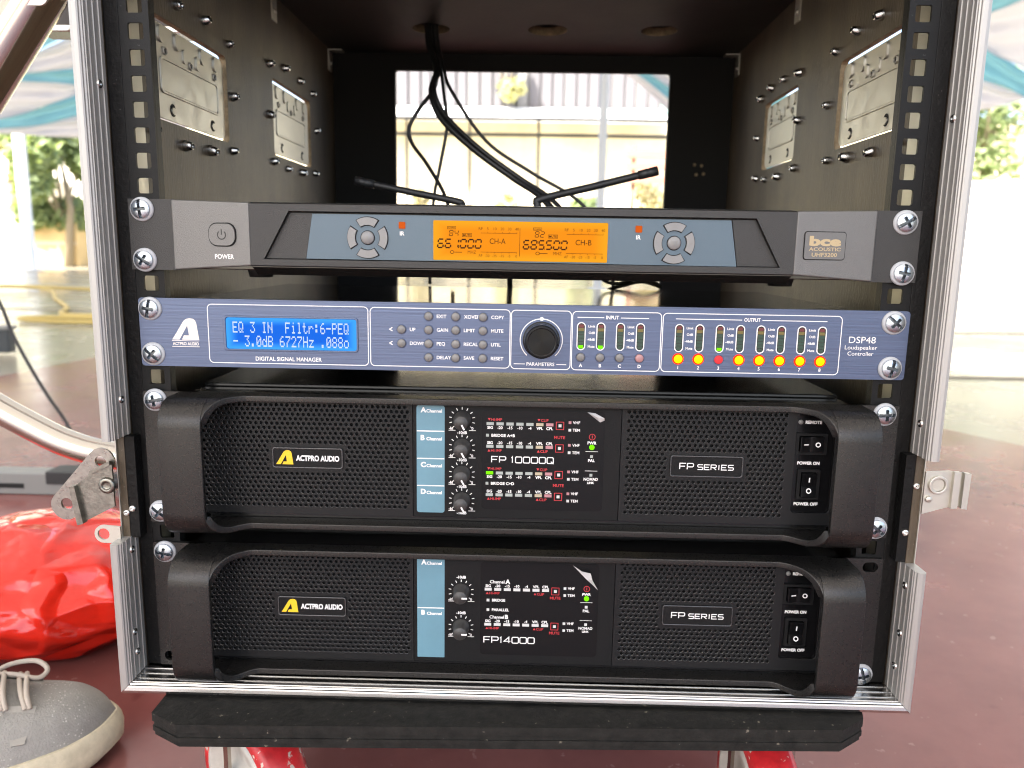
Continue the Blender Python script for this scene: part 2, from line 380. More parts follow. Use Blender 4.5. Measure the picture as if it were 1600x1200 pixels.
# ------------------------------------------------------------------ flight case
HW = 251.8; FL = -410.0; CE = 116.0; YB = 535.0; GZ = -550.0
case = empty('flight_case', (0, 0, GZ), 'black plywood flight rack case on casters with aluminium edges holding the audio units', 'flight case')
def bar(name, mb, m, **k): return mb.build(name, m, case, **k)
ROT = -0.012
Q_ = 1.0278
DISH = {-1: [(45, 170, -42, 25), (281, 404, -38, 33)], 1: [(45, 160, -42, 25), (260, 362, -38, 29)]}
RIV = {-1: [(83.1, 38.6), (129.3, 41.0), (175.0, 35.5), (179.8, -4.2), (86.2, -55.0), (129.5, -52.8), (174.7, -47.7), (40.2, -50.2), (272.1, 42.5), (316.8, 48.6), (365.9, 47.3), (410.6, 42.7), (268.2, -2.8), (275.7, -45.2), (318.6, -47.3), (365.3, -46.5), (412.4, -42.7), (422.8, 4.5)],
  1: [(88.7, 39.5), (129.5, 39.4), (169.3, 34.2), (179.1, -4.4), (169.7, -48.8), (129.1, -51.0), (85.6, -52.1), (40.8, -50.6), (339.7, 40.5), (300.2, 41.5), (255.3, 37.7), (373.3, 37.0), (250.5, -4.9), (380.7, -2.5), (375.2, -45.1), (342.7, -49.0), (299.9, -49.8), (252.0, -46.2)]}
def swapxy(mb):            # geometry written in (x,z) of a plate -> side wall plane (y,z)
    return mb
rv = MB(); rv.lathe([(3.9, 0), (3.9, .8), (3.5, 2.4), (2.9, 4.4), (1.9, 5.6), (1.5, 4.6), (0, 4.2)], (0, 0, 0), (1, 0, 0), 14)
DISH = {k: [((a+482)*Q_-482, (b+482)*Q_-482, (c+124.8)*Q_-124.8, (d+124.8)*Q_-124.8) for a, b, c, d in v] for k, v in DISH.items()}
RIV = {k: [((a+482)*Q_-482, (b+124.8)*Q_-124.8) for a, b in v] for k, v in RIV.items()}
RIVET = None
walls = {}
for sd_ in (-1, 1):
    mb = MB()
    holes = [rrect(a, b, c, d, 5, 3) for a, b, c, d in DISH[sd_]]
    mb.plate([(-9, FL-6), (YB+2, FL-6), (YB+2, CE+9), (-9, CE+9)], holes, 0, 5.4, 0, 1)
    X0 = sd_*HW
    mb.v = [(X0+sd_*v[1], v[0], v[2]) for v in mb.v]
    wall = mb.build('side_panel', [M_PLY, M_RAW], case, origin=(X0, 0, 0)); walls[sd_] = wall
    for a, b, c, d in DISH[sd_]:
        p = MB(); g = 2.2; a1, b1, c1, d1 = a+g, b-g, c+g, d-g-1.5; w = b1-a1; h = d1-c1
        def loop(r, off): return rrect(a1+r[0]*w, a1+r[1]*w, c1+r[2]*h, c1+r[3]*h, r[4], 4)
        p.prism(rrect(a1, b1, c1, d1, 7, 5), 'y', 2.4, 4.2)                                  # stamped plate, set a little below the wall
        p.ring(rrect(a1+.10*w, a1+.90*w, c1+.27*h, c1+.66*h, 4, 4), rrect(a1+.12*w, a1+.88*w, c1+.295*h, c1+.635*h, 3, 4), 1.3, 2.5)
        p.prism(rrect(a1+.125*w, a1+.875*w, c1+.30*h, c1+.63*h, 3, 4), 'y', 1.9, 2.5)
        for k in (.13, .33, .67, .87): p.prism(rrect(a1+(k-.034)*w, a1+(k+.034)*w, c1+.80*h, c1+.985*h, .033*w, 6), 'y', .9, 2.5)
        for k in (.42, .60): p.prism(rrect(a1+(k-.024)*w, a1+(k+.024)*w, c1+.70*h, c1+.86*h, .022*w, 6), 'y', 1.2, 2.5)
        for k, zz in ((.17, .73), (.50, .71), (.85, .73)):
            p.ring(circ(a1+k*w, c1+zz*h, 3.0, 12), circ(a1+k*w, c1+zz*h, 2.0, 12), 1.0, 2.5)
            p.prism(circ(a1+k*w, c1+zz*h, 1.9, 12), 'y', 2.2, 2.5, 1)
        for k in (.24, .80):
            p.prism(rrect(a1+(k-.035)*w, a1+(k+.035)*w, c1+.05*h, c1+.19*h, .034*w, 4), 'y', 2.2, 2.5, 1)
            p.prism(rrect(a1+(k-.028)*w, a1+(k+.03)*w, c1+.07*h, c1+.15*h, .025*w, 4), 'y', 1.3, 2.5)
        p.v = [(X0+sd_*v[1], v[0], v[2]) for v in p.v]
        p.build('handle_dish', [M_STEEL, M_DARK], wall, bevel=.6)
    for y, z in RIV[sd_]:
        jx = random.uniform(.85, 1.15)
        if RIVET is None: RIVET = rv.build('rivet', M_RIVET, wall, origin=(0, 0, 0)); o = RIVET; o.location = Vector((X0, y, z))*K-WL[wall.name]
        else: o = copy_part(RIVET, (X0, y, z), wall)
        o.rotation_euler = (random.uniform(0, 6), random.uniform(-.25, .25), (0 if sd_ < 0 else math.pi)+random.uniform(-.25, .25)); o.scale = (jx*1.15, jx, jx)
    wall.rotation_euler = (0, 0, ROT)
# ceiling with three cable holes, back board with the opening, floor
mb = MB(); hs = [circ(-108, 425, 21, 20), circ(22, 425, 22, 20), circ(145, 423, 20, 20)]
mb.plate([(-HW-8, -9), (HW-1, -9), (HW+7, YB), (-HW-1, YB)], [[(x-0, y) for x, y in h] for h in hs], CE, CE+9, 0, 1)
mb.v = [(v[0]+.0*v[2], v[2], v[1]) for v in mb.v]
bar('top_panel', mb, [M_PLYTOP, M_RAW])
mb = MB(); mb.box(-HW-6, HW+9, -9, YB, CE+9.1, CE+12); bar('hole_cover', mb, M_MATBLK)  # dark board added above to block light through the cable holes
mb = MB(); mb.plate([(-HW-6, FL), (HW+11, FL), (HW+11, CE), (-HW-6, CE)], [rrect(-167, 179, -345, 96.5, 3, 2)], YB, YB+9); bar('back_panel', mb, M_MATBLK)
mb = MB(); mb.box(-HW+.5, HW-.5, -2, YB-1, FL-5.5, FL-.6); bar('bottom_panel', mb, M_PLYBLK)
# corner brackets inside
for x, y, z, s_ in ((-248, 312, 109, 1), (-245.5, 519, 108, 1), (255, 295, 109, -1), (258, 517, 108, -1)):
    mb = MB(); mb.box(min(x, x+s_*1.5), max(x, x+s_*1.5), y-7, y+7, z-18, z+5); mb.box(min(x, x+s_*17), max(x, x+s_*17), y-7, y+7, z+5.2, z+6.7)
    mb.lathe([(3, 0), (2.6, 1.6), (0, 2)], (x+s_*1.5, y, z-9), (s_, 0, 0), 10); bar('corner_bracket', mb, M_STEEL)
for x, z in ((215, -14), (224, -15), (218, -26), (227, -25)):
    mb = MB(); mb.lathe([(2.3, 0), (2, 1.5), (0, 2.2)], (x, YB, z), (0, -1, 0), 8); bar('splinter', mb, M_RAW)
# aluminium edge profiles: polygon across (outwards, depth), ridged inner lip
XI = 251.5
def prof(lip0, back):
    """section: u = distance outwards from the inner face, w = y; four thin ridges on the inner lip"""
    P = [(-.3, back)]
    for a in (-4.6, -10.8, -16.8, -21.2):
        P += [(-.3, a+.34), (-.85, a+.2), (-.85, a-.2), (-.3, a-.34)]
    P += [(-.3, lip0+2.2), (.5, lip0+1.7), (.7, lip0+.6), (1.5, lip0), (3.6, lip0-.35), (5.4, lip0+.1), (6.3, lip0+1.4), (6.3, lip0+26), (5.5, lip0+26), (5.5, back), (5.0, back)]
    return P
FY = -25.0
def side_profile(s_, z0, z1, l0, mitre=0):
    P = prof(FY, -.6); mb = MB(); n = len(P); v = []
    for zz, mt in ((z0, mitre), (z1, 0)): v += [(s_*(XI+p[0]), p[1], zz-mt*p[0]) for p in P]
    mb.add(v, [(i, (i+1) % n, (i+1) % n+n, i+n) for i in range(n)])
    tri = [tuple(t) for t in geometry.tessellate_polygon([[Vector((p[0], p[1], 0)) for p in P]])]
    mb.add(v[:n], tri); mb.add(v[n:], tri)
    return mb.build('edge_profile', M_ALU, case, label=l0)
side_profile(-1, -246, 140, 'long aluminium edge left of the open case')
side_profile(1, -247.5, 140, 'long aluminium edge right of the open case')
side_profile(-1, FL+.5, -313.5, 'short aluminium corner edge lower left', 1)
side_profile(1, FL+.25, -319.5, 'short aluminium corner edge lower right', 1)
P = prof(FY, -.6); mb = MB(); n = len(P); v = []
for s_ in (-1, 1): v += [(s_*(XI+p[0]), p[1], FL-p[0]) for p in P]
mb.add(v, [(i, (i+1) % n, (i+1) % n+n, i+n) for i in range(n)])
tri = [tuple(t) for t in geometry.tessellate_polygon([[Vector((p[0], p[1], 0)) for p in P]])]; mb.add(v[:n], tri); mb.add(v[n:], tri)
bar('edge_profile', mb, M_ALUX, label='aluminium edge along the bottom front of the case')
for s_ in (-1, 1):      # black battens that carry the rails
    mb = MB(); mb.box(min(s_*242.0, s_*251.0), max(s_*242.0, s_*251.0), .4, 20, FL+1, CE-1); bar('rail_batten', mb, M_PLYBLK, bevel=.5)
# pop rivets on the profiles
pv = MB(); pv.lathe([(2.6, 0), (2.3, 1.0), (1.2, 1.3), (1.0, -.2), (0, -.4)], (0, 0, 0), (1, 0, 0), 12)
PV = None
for s_, z, y in ((-1, -32, -9), (1, -45, -9), (-1, -222, -10), (1, -227, -10), (1, -333, -13), (1, -366, -13), (1, -390, -11), (-1, -322, -10), (-1, -378, -14), (-1, -393, -12)):
    loc = (s_*(XI-.3), y, z)
    if PV is None: PV = pv.build('pop_rivet', M_RIVET, case, origin=(0, 0, 0)); PV.location = Vector(loc)*K-WL[case.name]; o = PV
    else: o = copy_part(PV, loc, case)
    if s_ > 0: o.rotation_euler = (0, 0, math.pi)
for x, y in ((-222, -14), (-5, -5), (188, -12), (213, -12)):
    o = copy_part(PV, (x, y, FL+.4), case, (0, -math.pi/2, 0))
# blackened latch dishes between the profiles
for s_, z0, z1 in ((-1, -314.5, -246.5), (1, -319, -248)):
    mb = MB()
    a, b = s_*(XI-6), s_*(XI+4.9)
    mb.box(min(a, b), max(a, b), -8.5, -.2, z0, z1)
    c = s_*(XI+5.7); mb.box(min(b, c)+.02, max(b, c), -10.5, 14, z0, z1, 1)
    mb.lathe([(2.4, 0), (2.2, 1), (1, 1.6), (.9, .6), (0, .4)], (s_*(XI-2.0), -8.5, z0+20), (0, -1, 0), 12, 2)
    mb.lathe([(2.4, 0), (2.2, 1), (1, 1.6), (.9, .6), (0, .4)], (s_*(XI+2.0), -8.5, z0+17 if s_ < 0 else z1-20), (0, -1, 0), 12, 2)
    bar('latch_recess', mb, [M_PLYBLK, M_STEEL, M_RIVET], bevel=.3)
# butterfly latch standing open on the left
lt = MB(); R = Euler((0, math.radians(-49), 0)).to_matrix()
def cap2(L, r0, r1, n=10):
    p = []
    for k in range(n+1): t = -math.pi/2+math.pi*k/n; p.append((L/2+r1*math.cos(t), r1*math.sin(t)))
    for k in range(n+1): t = math.pi/2+math.pi*k/n; p.append((-L/2+r0*math.cos(t), r0*math.sin(t)))
    return p
lt.plate([(p[0], p[1]) for p in cap2(42, 9.5, 8.5)], [circ(-19, 0, 4, 14), circ(20, 0, 3.8, 14)], -.8, .8)
ang = math.radians(49)
lt.v = [(-280+v[0]*math.cos(ang)-v[2]*math.sin(ang), -9+v[1]-(-280+v[0]-(-280))*.06, -278+v[0]*math.sin(ang)+v[2]*math.cos(ang)) for v in lt.v]
latch = bar('latch_lever', lt, M_GALV, bevel=.4)
lt = MB(); q = [(-283, -279.5), (-256.5, -262), (-256.3, -289), (-276, -297)]
lt.prism([(-281, -277), (-272, -270.5), (-271, -268), (-257.3, -261), (-257.3, -291), (-277.5, -301.5)], 'y', -15.5, -14); lt.prism([(-271.5, -270.2), (-270.5, -267), (-257.3, -260.2), (-257.3, -263)], 'y', -18, -15.4)
lt.prism([(-284, -277.6), (-280.6, -277), (-276.6, -302), (-280.6, -303)], 'y', -19, -13.8)
lt.lathe([(5.5, 0), (5, 1.6), (3, 2), (2.4, .6), (0, .6)], (-261, -15.5, -277), (0, -1, 0), 16)
bar('latch_body', lt, mat('dull_zinc', (.22, .21, .185), .34, 1, bump=.3, bscale=420, var=.3, vscale=300), bevel=.5)
lt = MB(); lt.plate([(-256, -305.5)]+[(-267+6*math.cos(t), -310.6+6*math.sin(t)) for t in [math.pi/2+math.pi*k/10 for k in range(11)]]+[(-256, -316.5)], [circ(-267, -310.6, 3.9, 16)], -13.5, -12.2); bar('latch_eye', lt, M_STEEL)
lt = MB()
lt.prism([(256.6, -257.5), (271, -256.5), (281, -257.8), (281.5, -279), (271, -280.5), (256.6, -285)], 'y', -12.5, -11.2)
lt.prism([(273, -256.4), (277, -256.6), (277, -280), (273, -280.5)], 'y', -15, -12.4); lt.prism([(279, -256.8), (283, -257.4), (282.5, -280.4), (279, -279.9)], 'y', -15.8, -12.4)
lt.ring(circ(264.6, -265.6, 6, 18), circ(264.6, -265.6, 4.2, 18), -14.2, -12.4)
lt.prism(circ(264.6, -265.6, 4.1, 18), 'y', -12.75, -12.4, 1)
lt.lathe([(2.2, 0), (2, 1.5), (0, 1.8)], (259.6, -12.5, -275), (0, -1, 0), 10); bar('latch_keeper', lt, [M_STEEL, M_HUB], bevel=.4)
# rack rails with square holes
PITCH = 14.91
for s_ in (-1, 1):
    mb = MB(); xo = 241.6; xi = 223.6
    x0, x1 = (-xo, -xi) if s_ < 0 else (xi, xo)
    hol = [rrect(s_*232.0-4.7, s_*232.0+4.7, -k*PITCH-4.7, -k*PITCH+4.7, 1.1, 2) for k in range(-7, 28)]
    mb.plate([(x0, FL+2), (x1, FL+2), (x1, CE-2), (x0, CE-2)], hol, 0, 1.8)
    xa = s_*xo; mb.box(min(xa, xa-s_*1.8), max(xa, xa-s_*1.8), 1.85, 21, FL+2, CE-2, 1)  # flange paler than the rail face, its tone standing in for reflected light
    xb = s_*(xi+.0); mb.box(min(xb, xb+s_*1.4), max(xb, xb+s_*1.4), 1.85, 8, FL+2, CE-2)
    bar('rack_rail', mb, [M_RAIL, M_STEEL], bevel=.25)
# trolley board and casters
mb = MB()
tb = [(-229, -30), (-229, -42), (-208, -54), (208, -41), (226, -28), (232, -10), (232, 480), (-230, 480)]
for za, zb_, k in ((-423.5, -418, 1), (-427, -423.6, .9965), (-430.2, -427.1, .9995), (-433.5, -430.3, .996)): mb.prism([(x*k, 200+(y-200)*k) for x, y in tb], 'z', za, zb_)
M_PLYEDGE = speckle(mat('worn_black_ply', (.012, .0115, .010), .7, spec=.25, bump=1.0, bscale=260, var=.5, vscale=120), (.13, .115, .09), 240, .70)
bar('base_board', mb, M_PLYEDGE, bevel=.6).data.materials.append(M_PLYEDGE)
def caster(x, y, rot, name='caster_wheel'):
    mb = MB(); c = Vector((0, 0, 0)); r = 49
    mb.lathe([(r-10, -15.2), (r-3, -15), (r, -11), (r+.8, 0), (r, 11), (r-3, 15), (r-10, 15.2)], c, (1, 0, 0), 40, 0)
    for s_ in (-1, 1): mb.lathe([(r-9.8, 14.5*s_), (r-11, 16.5*s_), (r-15, 16.8*s_), (r-19, 12*s_), (16, 11*s_), (13, 17*s_), (11, 18*s_), (0, 18*s_)], c, (1, 0, 0), 32, 1)
    mb.lathe([(7, -20), (7, 20)], c, (1, 0, 0), 6, 2, False)
    mb.lathe([(0, -24), (5.5, -24), (7, -21)], c, (1, 0, 0), 6, 2, False)
    for s_ in (-1, 1):
        a = s_*20; mb.box(min(a, a+s_*2.5), max(a, a+s_*2.5), -3, 3, -5, 58, 2)
    mb.box(-22.5, 22.5, -20, 20, 58.1, 61, 2)
    o = mb.build(name, [M_REDW, M_HUB, M_CHROME], None, origin=(0, 0, 0)); place(o, Vector((x, y, GZ+50))*K, case); o.rotation_euler = (0, 0, rot); return o
caster(-184, 12, math.radians(50)); caster(174, 4, math.radians(3)); caster(-180, 420, .3); caster(180, 420, -.4)

# ------------------------------------------------------------------ rack screws (head + nylon washer)
def make_screw():
    m = MB(); n = 64; rs = [0, .35, .7, 1.0, 1.3, 1.7, 2.1, 2.5, 2.9, 3.3, 3.7, 4.1, 4.5, 4.9, 5.3, 5.7]
    v = []; f = []
    for r in rs:
        for k in range(n):
            t = 2*math.pi*k/n; h = 2.7*math.sqrt(max(0, 1-(r/6.9)**2)); x, z = r*math.cos(t), r*math.sin(t)
            d = 0
            if abs(x) < .85 and abs(z) < 4.6 or abs(z) < .85 and abs(x) < 3.6: d = 2.2
            elif abs(x) < .85: d = 1.2
            v.append((x, -(h-d), z))
    for j in range(len(rs)-1):
        for k in range(n): f.append((j*n+k, j*n+(k+1) % n, (j+1)*n+(k+1) % n, (j+1)*n+k))
    slot = lambda p: (abs(p[0]) < .85) or (abs(p[2]) < .85 and abs(p[0]) < 3.6)
    for q in f: m.f.append(list(q)); m.m.append(1 if sum(slot(v[i]) for i in q) >= 3 else 0); m.sm.append(False)
    m.v += v
    m.lathe([(5.7, -1.5), (5.75, -.8), (5.4, 0)], (0, 0, 0), (0, 1, 0), n, 0)
    return m
SCREW = WASHER = None
def rack_screw(x, z, y, parent, tilt=0):
    global SCREW, WASHER
    if SCREW is None:
        SCREW = make_screw().build('rack_screw', [M_ZINC, M_SLOT], parent, origin=(0, 0, 0)); s = SCREW; s.location = Vector((x, y-1.4, z))*K-WL[parent.name]; WL[s.name] = Vector((x, y-1.4, z))*K
        w = MB(); w.lathe([(3.2, 0), (3.2, -1.4), (6.6, -1.5), (7.3, -.9), (7.4, 0)], (0, 0, 0), (0, 1, 0), 28)
        WASHER = w.build('washer', M_WASH, s, origin=(0, 0, 0)); WASHER.location = (0, 1.4*K, 0)
    else:
        s = copy_part(SCREW, (x, y-1.4, z), parent); w = WASHER.copy(); COL.objects.link(w); w.parent = s; w.location = (0, 1.4*K, 0)
    s.rotation_euler = (random.uniform(-.03, .03), random.uniform(0, 6.28), random.uniform(-.03, .03))

# ------------------------------------------------------------------ wireless microphone receiver
RZ0, RZ1 = -140.6, -97.6
rec = empty('microphone_receiver', (0, 0, RZ0), 'grey dual channel wireless microphone receiver with glowing orange display at the top of the rack', 'wireless receiver')
mb = MB(); mb.box(-213, 213, .2, 200, RZ0+.8, RZ1-1.2); mb.build('chassis', M_CHAS, rec, bevel=.6)
for s_ in (-1, 1): mb = MB(); mb.plate([(s_*213.5, RZ0), (s_*242, RZ0), (s_*242, RZ1), (s_*213.5, RZ1)], [], -3, -.1); mb.build('mounting_ear', M_RGREY, rec, bevel=.6)
# centre fascia: chamfered bar with a trapezoid recess
ZT, ZBt = -99.0, -137.0
mb = MB()
mb.prism([(-.2, RZ1-.6), (-9.5, ZT), (-12, ZT-.8), (-12, ZT-4.8), (-8.2, ZT-5.6), (-8.2, ZBt+5), (-12, ZBt+4.2), (-12, ZBt+.6), (-11.4, ZBt), (-.2, RZ0-1.6)], 'x', -164, 164)
mb.build('fascia', M_RGREY, rec)
mb = MB(); mb.prism([(-11.0, ZBt-.05), (-11.0, ZBt-.6), (-2.0, RZ0-1.9), (-.1, RZ0-1.9), (-.1, RZ0-1.7)], 'x', -163.5, 163.5); mb.build('fascia_underside', M_CHAS, rec, bevel=.2)
for s_ in (-1, 1):       # shoulders that close the recess left and right
    mb = MB(); a = 164*s_
    mb.prism([(a, ZT-4.4), (s_*140, ZT-4.4), (s_*156.2, ZBt+4.0), (a, ZBt+4.0)], 'y', -12.05, -8.0)
    mb.build('fascia_shoulder', M_RGREY, rec)
    mb = MB(); mb.prism([(s_*126.5, ZT-5.8), (s_*139.6, ZT-5.8), (s_*155.6, ZBt+4.9), (s_*131, ZBt+4.9)], 'y', -9.4, -8.0); mb.build('recess_wing', M_RGREY, rec, bevel=.3)
    # silver cheek
    mb = MB(); v = [(s_*164, -12.1, ZT-.2), (s_*164, -12.1, ZBt), (s_*214.6, -5.2, RZ0+.2), (s_*214.6, -5.2, RZ1-.2), (s_*164, -.3, ZT-.2), (s_*164, -.3, ZBt), (s_*214.6, -.3, RZ0+.2), (s_*214.6, -.3, RZ1-.2)]
    mb.add(v, [(0, 1, 2, 3), (4, 7, 6, 5), (0, 4, 5, 1), (3, 2, 6, 7), (0, 3, 7, 4), (1, 5, 6, 2)]); mb.build('side_cheek', M_RCHEEK, rec, bevel=1.0, seg=3)
def cheek_fit(s_, off):
    return lambda a, b: (a, -12.1+(abs(a)-164)/50.6*6.9-off, b)
mb = MB(); pl_ = [(-126.2, -105.2), (125.6, -105.2), (130.3, -132.4), (-130.5, -132.0)]; mb.prism(pl_, 'y', -10.6, -9.0); mb.build('control_plate', M_RPLATE, rec, bevel=.7)
PY = -10.6
mb = MB(); mb.prism(rrect(-53.0, 52.2, -131.4, -107.9, .6, 2), 'y', PY-.35, PY); lcd = mb.build('display', M_LCDO, rec)
mb = MB(); y = PY-.45
for cx, dig, ch, cr in ((-51.6, '661.000', 'CH-A', '84'), (.2, '685.500', 'CH-B', '82')):
    xx = cx+1.2
    for c in dig:
        if c == '.': strip(mb, [(xx-1.0, -124.2), (xx-1.0, -123.6)], .6, y, 0); continue
        w = 3.2
        seg7(mb, c, xx, -124.0, w, 5.0, .85, y); xx += 4.55
    for k, c in enumerate(cr): seg7(mb, c, cx+8.2+k*3.2, -116.9, 2.1, 3.2, .42, y)
    for a, b, zz, hh, tt in ((7.2, 12.2, -112.9, 1.5, 'CHAN'), (16.2, 21.8, -117.4, 2.0, 'MUTE')):
        strip(mb, [(cx+a, zz), (cx+b, zz), (cx+b, zz+hh), (cx+a, zz+hh)], .22, y, 0, True); text(mb, tt, cx+(a+b)/2, zz+.35, hh-.75, y-.01, 0, 'c', width=b-a-1)
    text(mb, ch, cx+32.7, -121.3, 3.2, y, 0, 'l', width=9.6, bold=0)
    strip(mb, [(cx+10+.9*math.cos(t)*1.3, -126.6+.9*math.sin(t)) for t in [k*math.pi/5 for k in range(10)]], .3, y, 0, True); strip(mb, [(cx+11.3, -126.6), (cx+16, -126.6)], .35, y, 0)
    text(mb, 'MHZ', cx+19.5, -127.4, 1.9, y, 1, width=5, bold=0)
    text(mb, 'RF', cx+26, -113.2, 1.7, y, 1, width=2.4, bold=0); text(mb, 'AF', cx+26, -129.2, 1.7, y, 1, width=2.4, bold=0)
    for k, (a, b) in enumerate((('5', '-30'), ('10', '-25'), ('20', '-15'), ('30', '-5'), ('40', '0'))):
        text(mb, a, cx+31.5+k*4.4, -113.2, 1.6, y, 1, 'c', bold=0); text(mb, b, cx+31.3+k*4.4, -129.2, 1.5, y, 1, 'c', bold=0)
        strip(mb, [(cx+31.5+k*4.4, -114.8), (cx+31.5+k*4.4, -114.2)], .25, y-.01, 1); strip(mb, [(cx+31.3+k*4.4, -127.0), (cx+31.3+k*4.4, -126.4)], .25, y-.01, 1)
    strip(mb, [(cx+27.2, -115.0), (cx+49.2, -115.0)], .28, y, 1); strip(mb, [(cx+27.2, -126.3), (cx+49.2, -126.3)], .28, y, 1)
strip(mb, [(-.7, -111.8), (-.7, -128.6)], .25, y, 0)
mb.build('display_segments', [M_DARKPRINT, M_DIMPRINT], rec, fixn=False)
def arc_btn(cx, cz, a0, a1, r0, r1):
    p = []
    n = 8
    for k in range(n+1): t = math.radians(a0+(a1-a0)*k/n); p.append((cx+r1*math.cos(t), cz+r1*math.sin(t)))
    for k in range(n+1): t = math.radians(a1+(a0-a1)*k/n); p.append((cx+r0*math.cos(t), cz+r0*math.sin(t)))
    return p
white = MB()
for cx, cz, tx in ((-92.8, -118.9, 'II'), (92.0, -119.1, 'SET')):
    for a, sym in ((90, 'u'), (0, 'r'), (270, 'd'), (180, 'l')):
        mb = MB(); mb.prism(arc_btn(cx, cz, a-32, a+32, 7.6, 12.1), 'y', PY-1.5, PY-.1); mb.build('cursor_button', M_RBTN, rec, bevel=.7, seg=3)
        bz = MB(); bz.prism(arc_btn(cx, cz, a-35, a+35, 7.1, 12.6), 'y', PY-.12, PY+.2); bz.build('button_gap', M_DARK, rec)
        mx, mz = cx+9.9*math.cos(math.radians(a)), cz+9.9*math.sin(math.radians(a)); yy = PY-1.56
        mk = MB()
        if sym == 'u': strip(mk, [(mx-1.1, mz-.8), (mx, mz+.9), (mx+1.1, mz-.8)], .3, yy, 0, True)
        if sym == 'd': strip(mk, [(mx-1.1, mz+.8), (mx, mz-.9), (mx+1.1, mz+.8)], .3, yy, 0, True)
        if sym in 'lr': strip(mk, [(mx-1, mz), (mx+1, mz)], .35, yy, 0)
        if sym == 'r': strip(mk, [(mx, mz-1), (mx, mz+1)], .35, yy-.02, 0)
        mk.build('button_mark', M_GREYPL, rec, fixn=False)
    mb = MB(); mb.lathe([(3.9, 0), (3.9, 1.1), (3.5, 1.6), (0, 1.7)], (cx, PY, cz), (0, -1, 0), 24); mb.build('set_button', M_RBTN, rec)
    mb = MB(); mb.lathe([(4.4, .12), (0, .12)], (cx, PY, cz), (0, -1, 0), 24); mb.build('button_gap', M_DARK, rec)
    mb = MB(); text(mb, tx, cx, cz-.9, 1.9, PY-1.78, 0, 'c'); mb.build('button_mark', M_GREYPL, rec, fixn=False)
for cx in (-71.9, 70.6):
    mb = MB(); mb.prism(rrect(cx-2, cx+2, -113.2, -109.2, .5, 2), 'y', PY-.5, PY); mb.build('infrared_window', M_IR, rec, bevel=.3)
    text(white, 'IR', cx, -117.2, 2.3, PY-.12, 0, 'c')
ft = cheek_fit(-1, 0)
pw = MB(); pw.prism(rrect(-190, -173.4, -125, -112, 5.2, 6), 'y', -1.6, 0); pw.v = [(v[0], ft(v[0], 0)[1]+v[1]*.8, v[2]) for v in pw.v]; pw.build('power_button', M_RCHEEK, rec, bevel=.8, seg=3)
pw = MB(); pw.prism(rrect(-190.7, -172.7, -125.7, -111.3, 5.6, 6), 'y', -.25, .3); pw.v = [(v[0], ft(v[0], 0)[1]+v[1], v[2]) for v in pw.v]; pw.build('button_gap', M_DARK, rec)
f2 = cheek_fit(-1, 1.36); mk = MB()
strip(mk, [(-181.8+2.6*math.cos(math.radians(a)), -118.7+2.6*math.sin(math.radians(a))) for a in range(130, 411, 20)], .7, 0, 0, False, f2); strip(mk, [(-181.8, -118.6), (-181.8, -115.3)], .7, 0, 0, False, f2)
mk.build('power_symbol', M_RGREY, rec, fixn=False)
text(white, 'POWER', -187.2, -133.0, 2.7, 0, 0, width=12.4, fit=cheek_fit(-1, .15)); white.build('lettering', M_WHITE, rec, fixn=False)
bd = MB(); bd.prism(rrect(169.8, 195.2, -127.2, -111.2, 1.6, 4), 'y', -.7, .4); bd.v = [(v[0], cheek_fit(1, 0)(v[0], 0)[1]+v[1], v[2]) for v in bd.v]; badge = bd.build('maker_badge', M_RGREY if False else M_RCHEEK, rec, bevel=.4)
bg_ = MB(); bg_.prism(rrect(169.3, 195.7, -127.7, -110.7, 1.9, 4), 'y', -.2, .3); bg_.v = [(v[0], cheek_fit(1, 0)(v[0], 0)[1]+v[1], v[2]) for v in bg_.v]; bg_.build('badge_gap', M_DARK, rec)
bl = MB(); fb = cheek_fit(1, .85); text(bl, 'bce', 182.5, -119.0, 5.2, 0, 0, 'c', width=20, bold=.05, fit=fb); text(bl, 'ACOUSTIC', 182.5, -122.2, 2.0, 0, 0, 'c', width=20, fit=fb); text(bl, 'UHF3200', 182.5, -125.6, 2.2, 0, 0, 'c', width=16, fit=fb); bl.build('badge_lettering', M_PALEGOLD, badge, fixn=False)
for x, w, y_ in ((-169, 17, 20), (-143.5, 12, 40), (167, 17, 20), (144, 13, 40), (-57, 8, 150), (60, 8, 150)):
    mb = MB(); mb.lathe([(w/2, 0), (w/2*.86, -5 if w > 13 else -2.6), (0, -5 if w > 13 else -2.6)], (x, y_, RZ0+.8), (0, 0, 1), 18); mb.build('rubber_foot', M_RUB, rec)
for x, z in ((-233.4, -103.8), (-233.4, -134.6), (232.2, -104.4), (233.4, -134.9)): rack_screw(x, z, -3, rec)
# antennas
for pts, r in (([(11, 204, -103), (12, 204, -86), (14.5, 204, -81), (60, 206, -69.4), (101, 207, -58.8)], 3.3), ([(-52, 204, -103), (-54, 204, -88), (-58, 204, -84), (-100, 206, -76.2), (-133, 207, -70)], 3.0)):
    mb = MB(); p = spline(pts, 6); mb.tube(p, [r*.95+.5*(1-i/len(p)) for i in range(len(p))], 10)
    a, b = Vector(pts[-2]), Vector(pts[-1]); d = (b-a).normalized(); mb.lathe([(0, -2), (r+.5, -2), (r+.8, 6), (r+.5, 7), (r+.8, 8), (r+.8, 15), (0, 15.6)], b, d, 14)
    mb.build('antenna', M_RUB, rec)

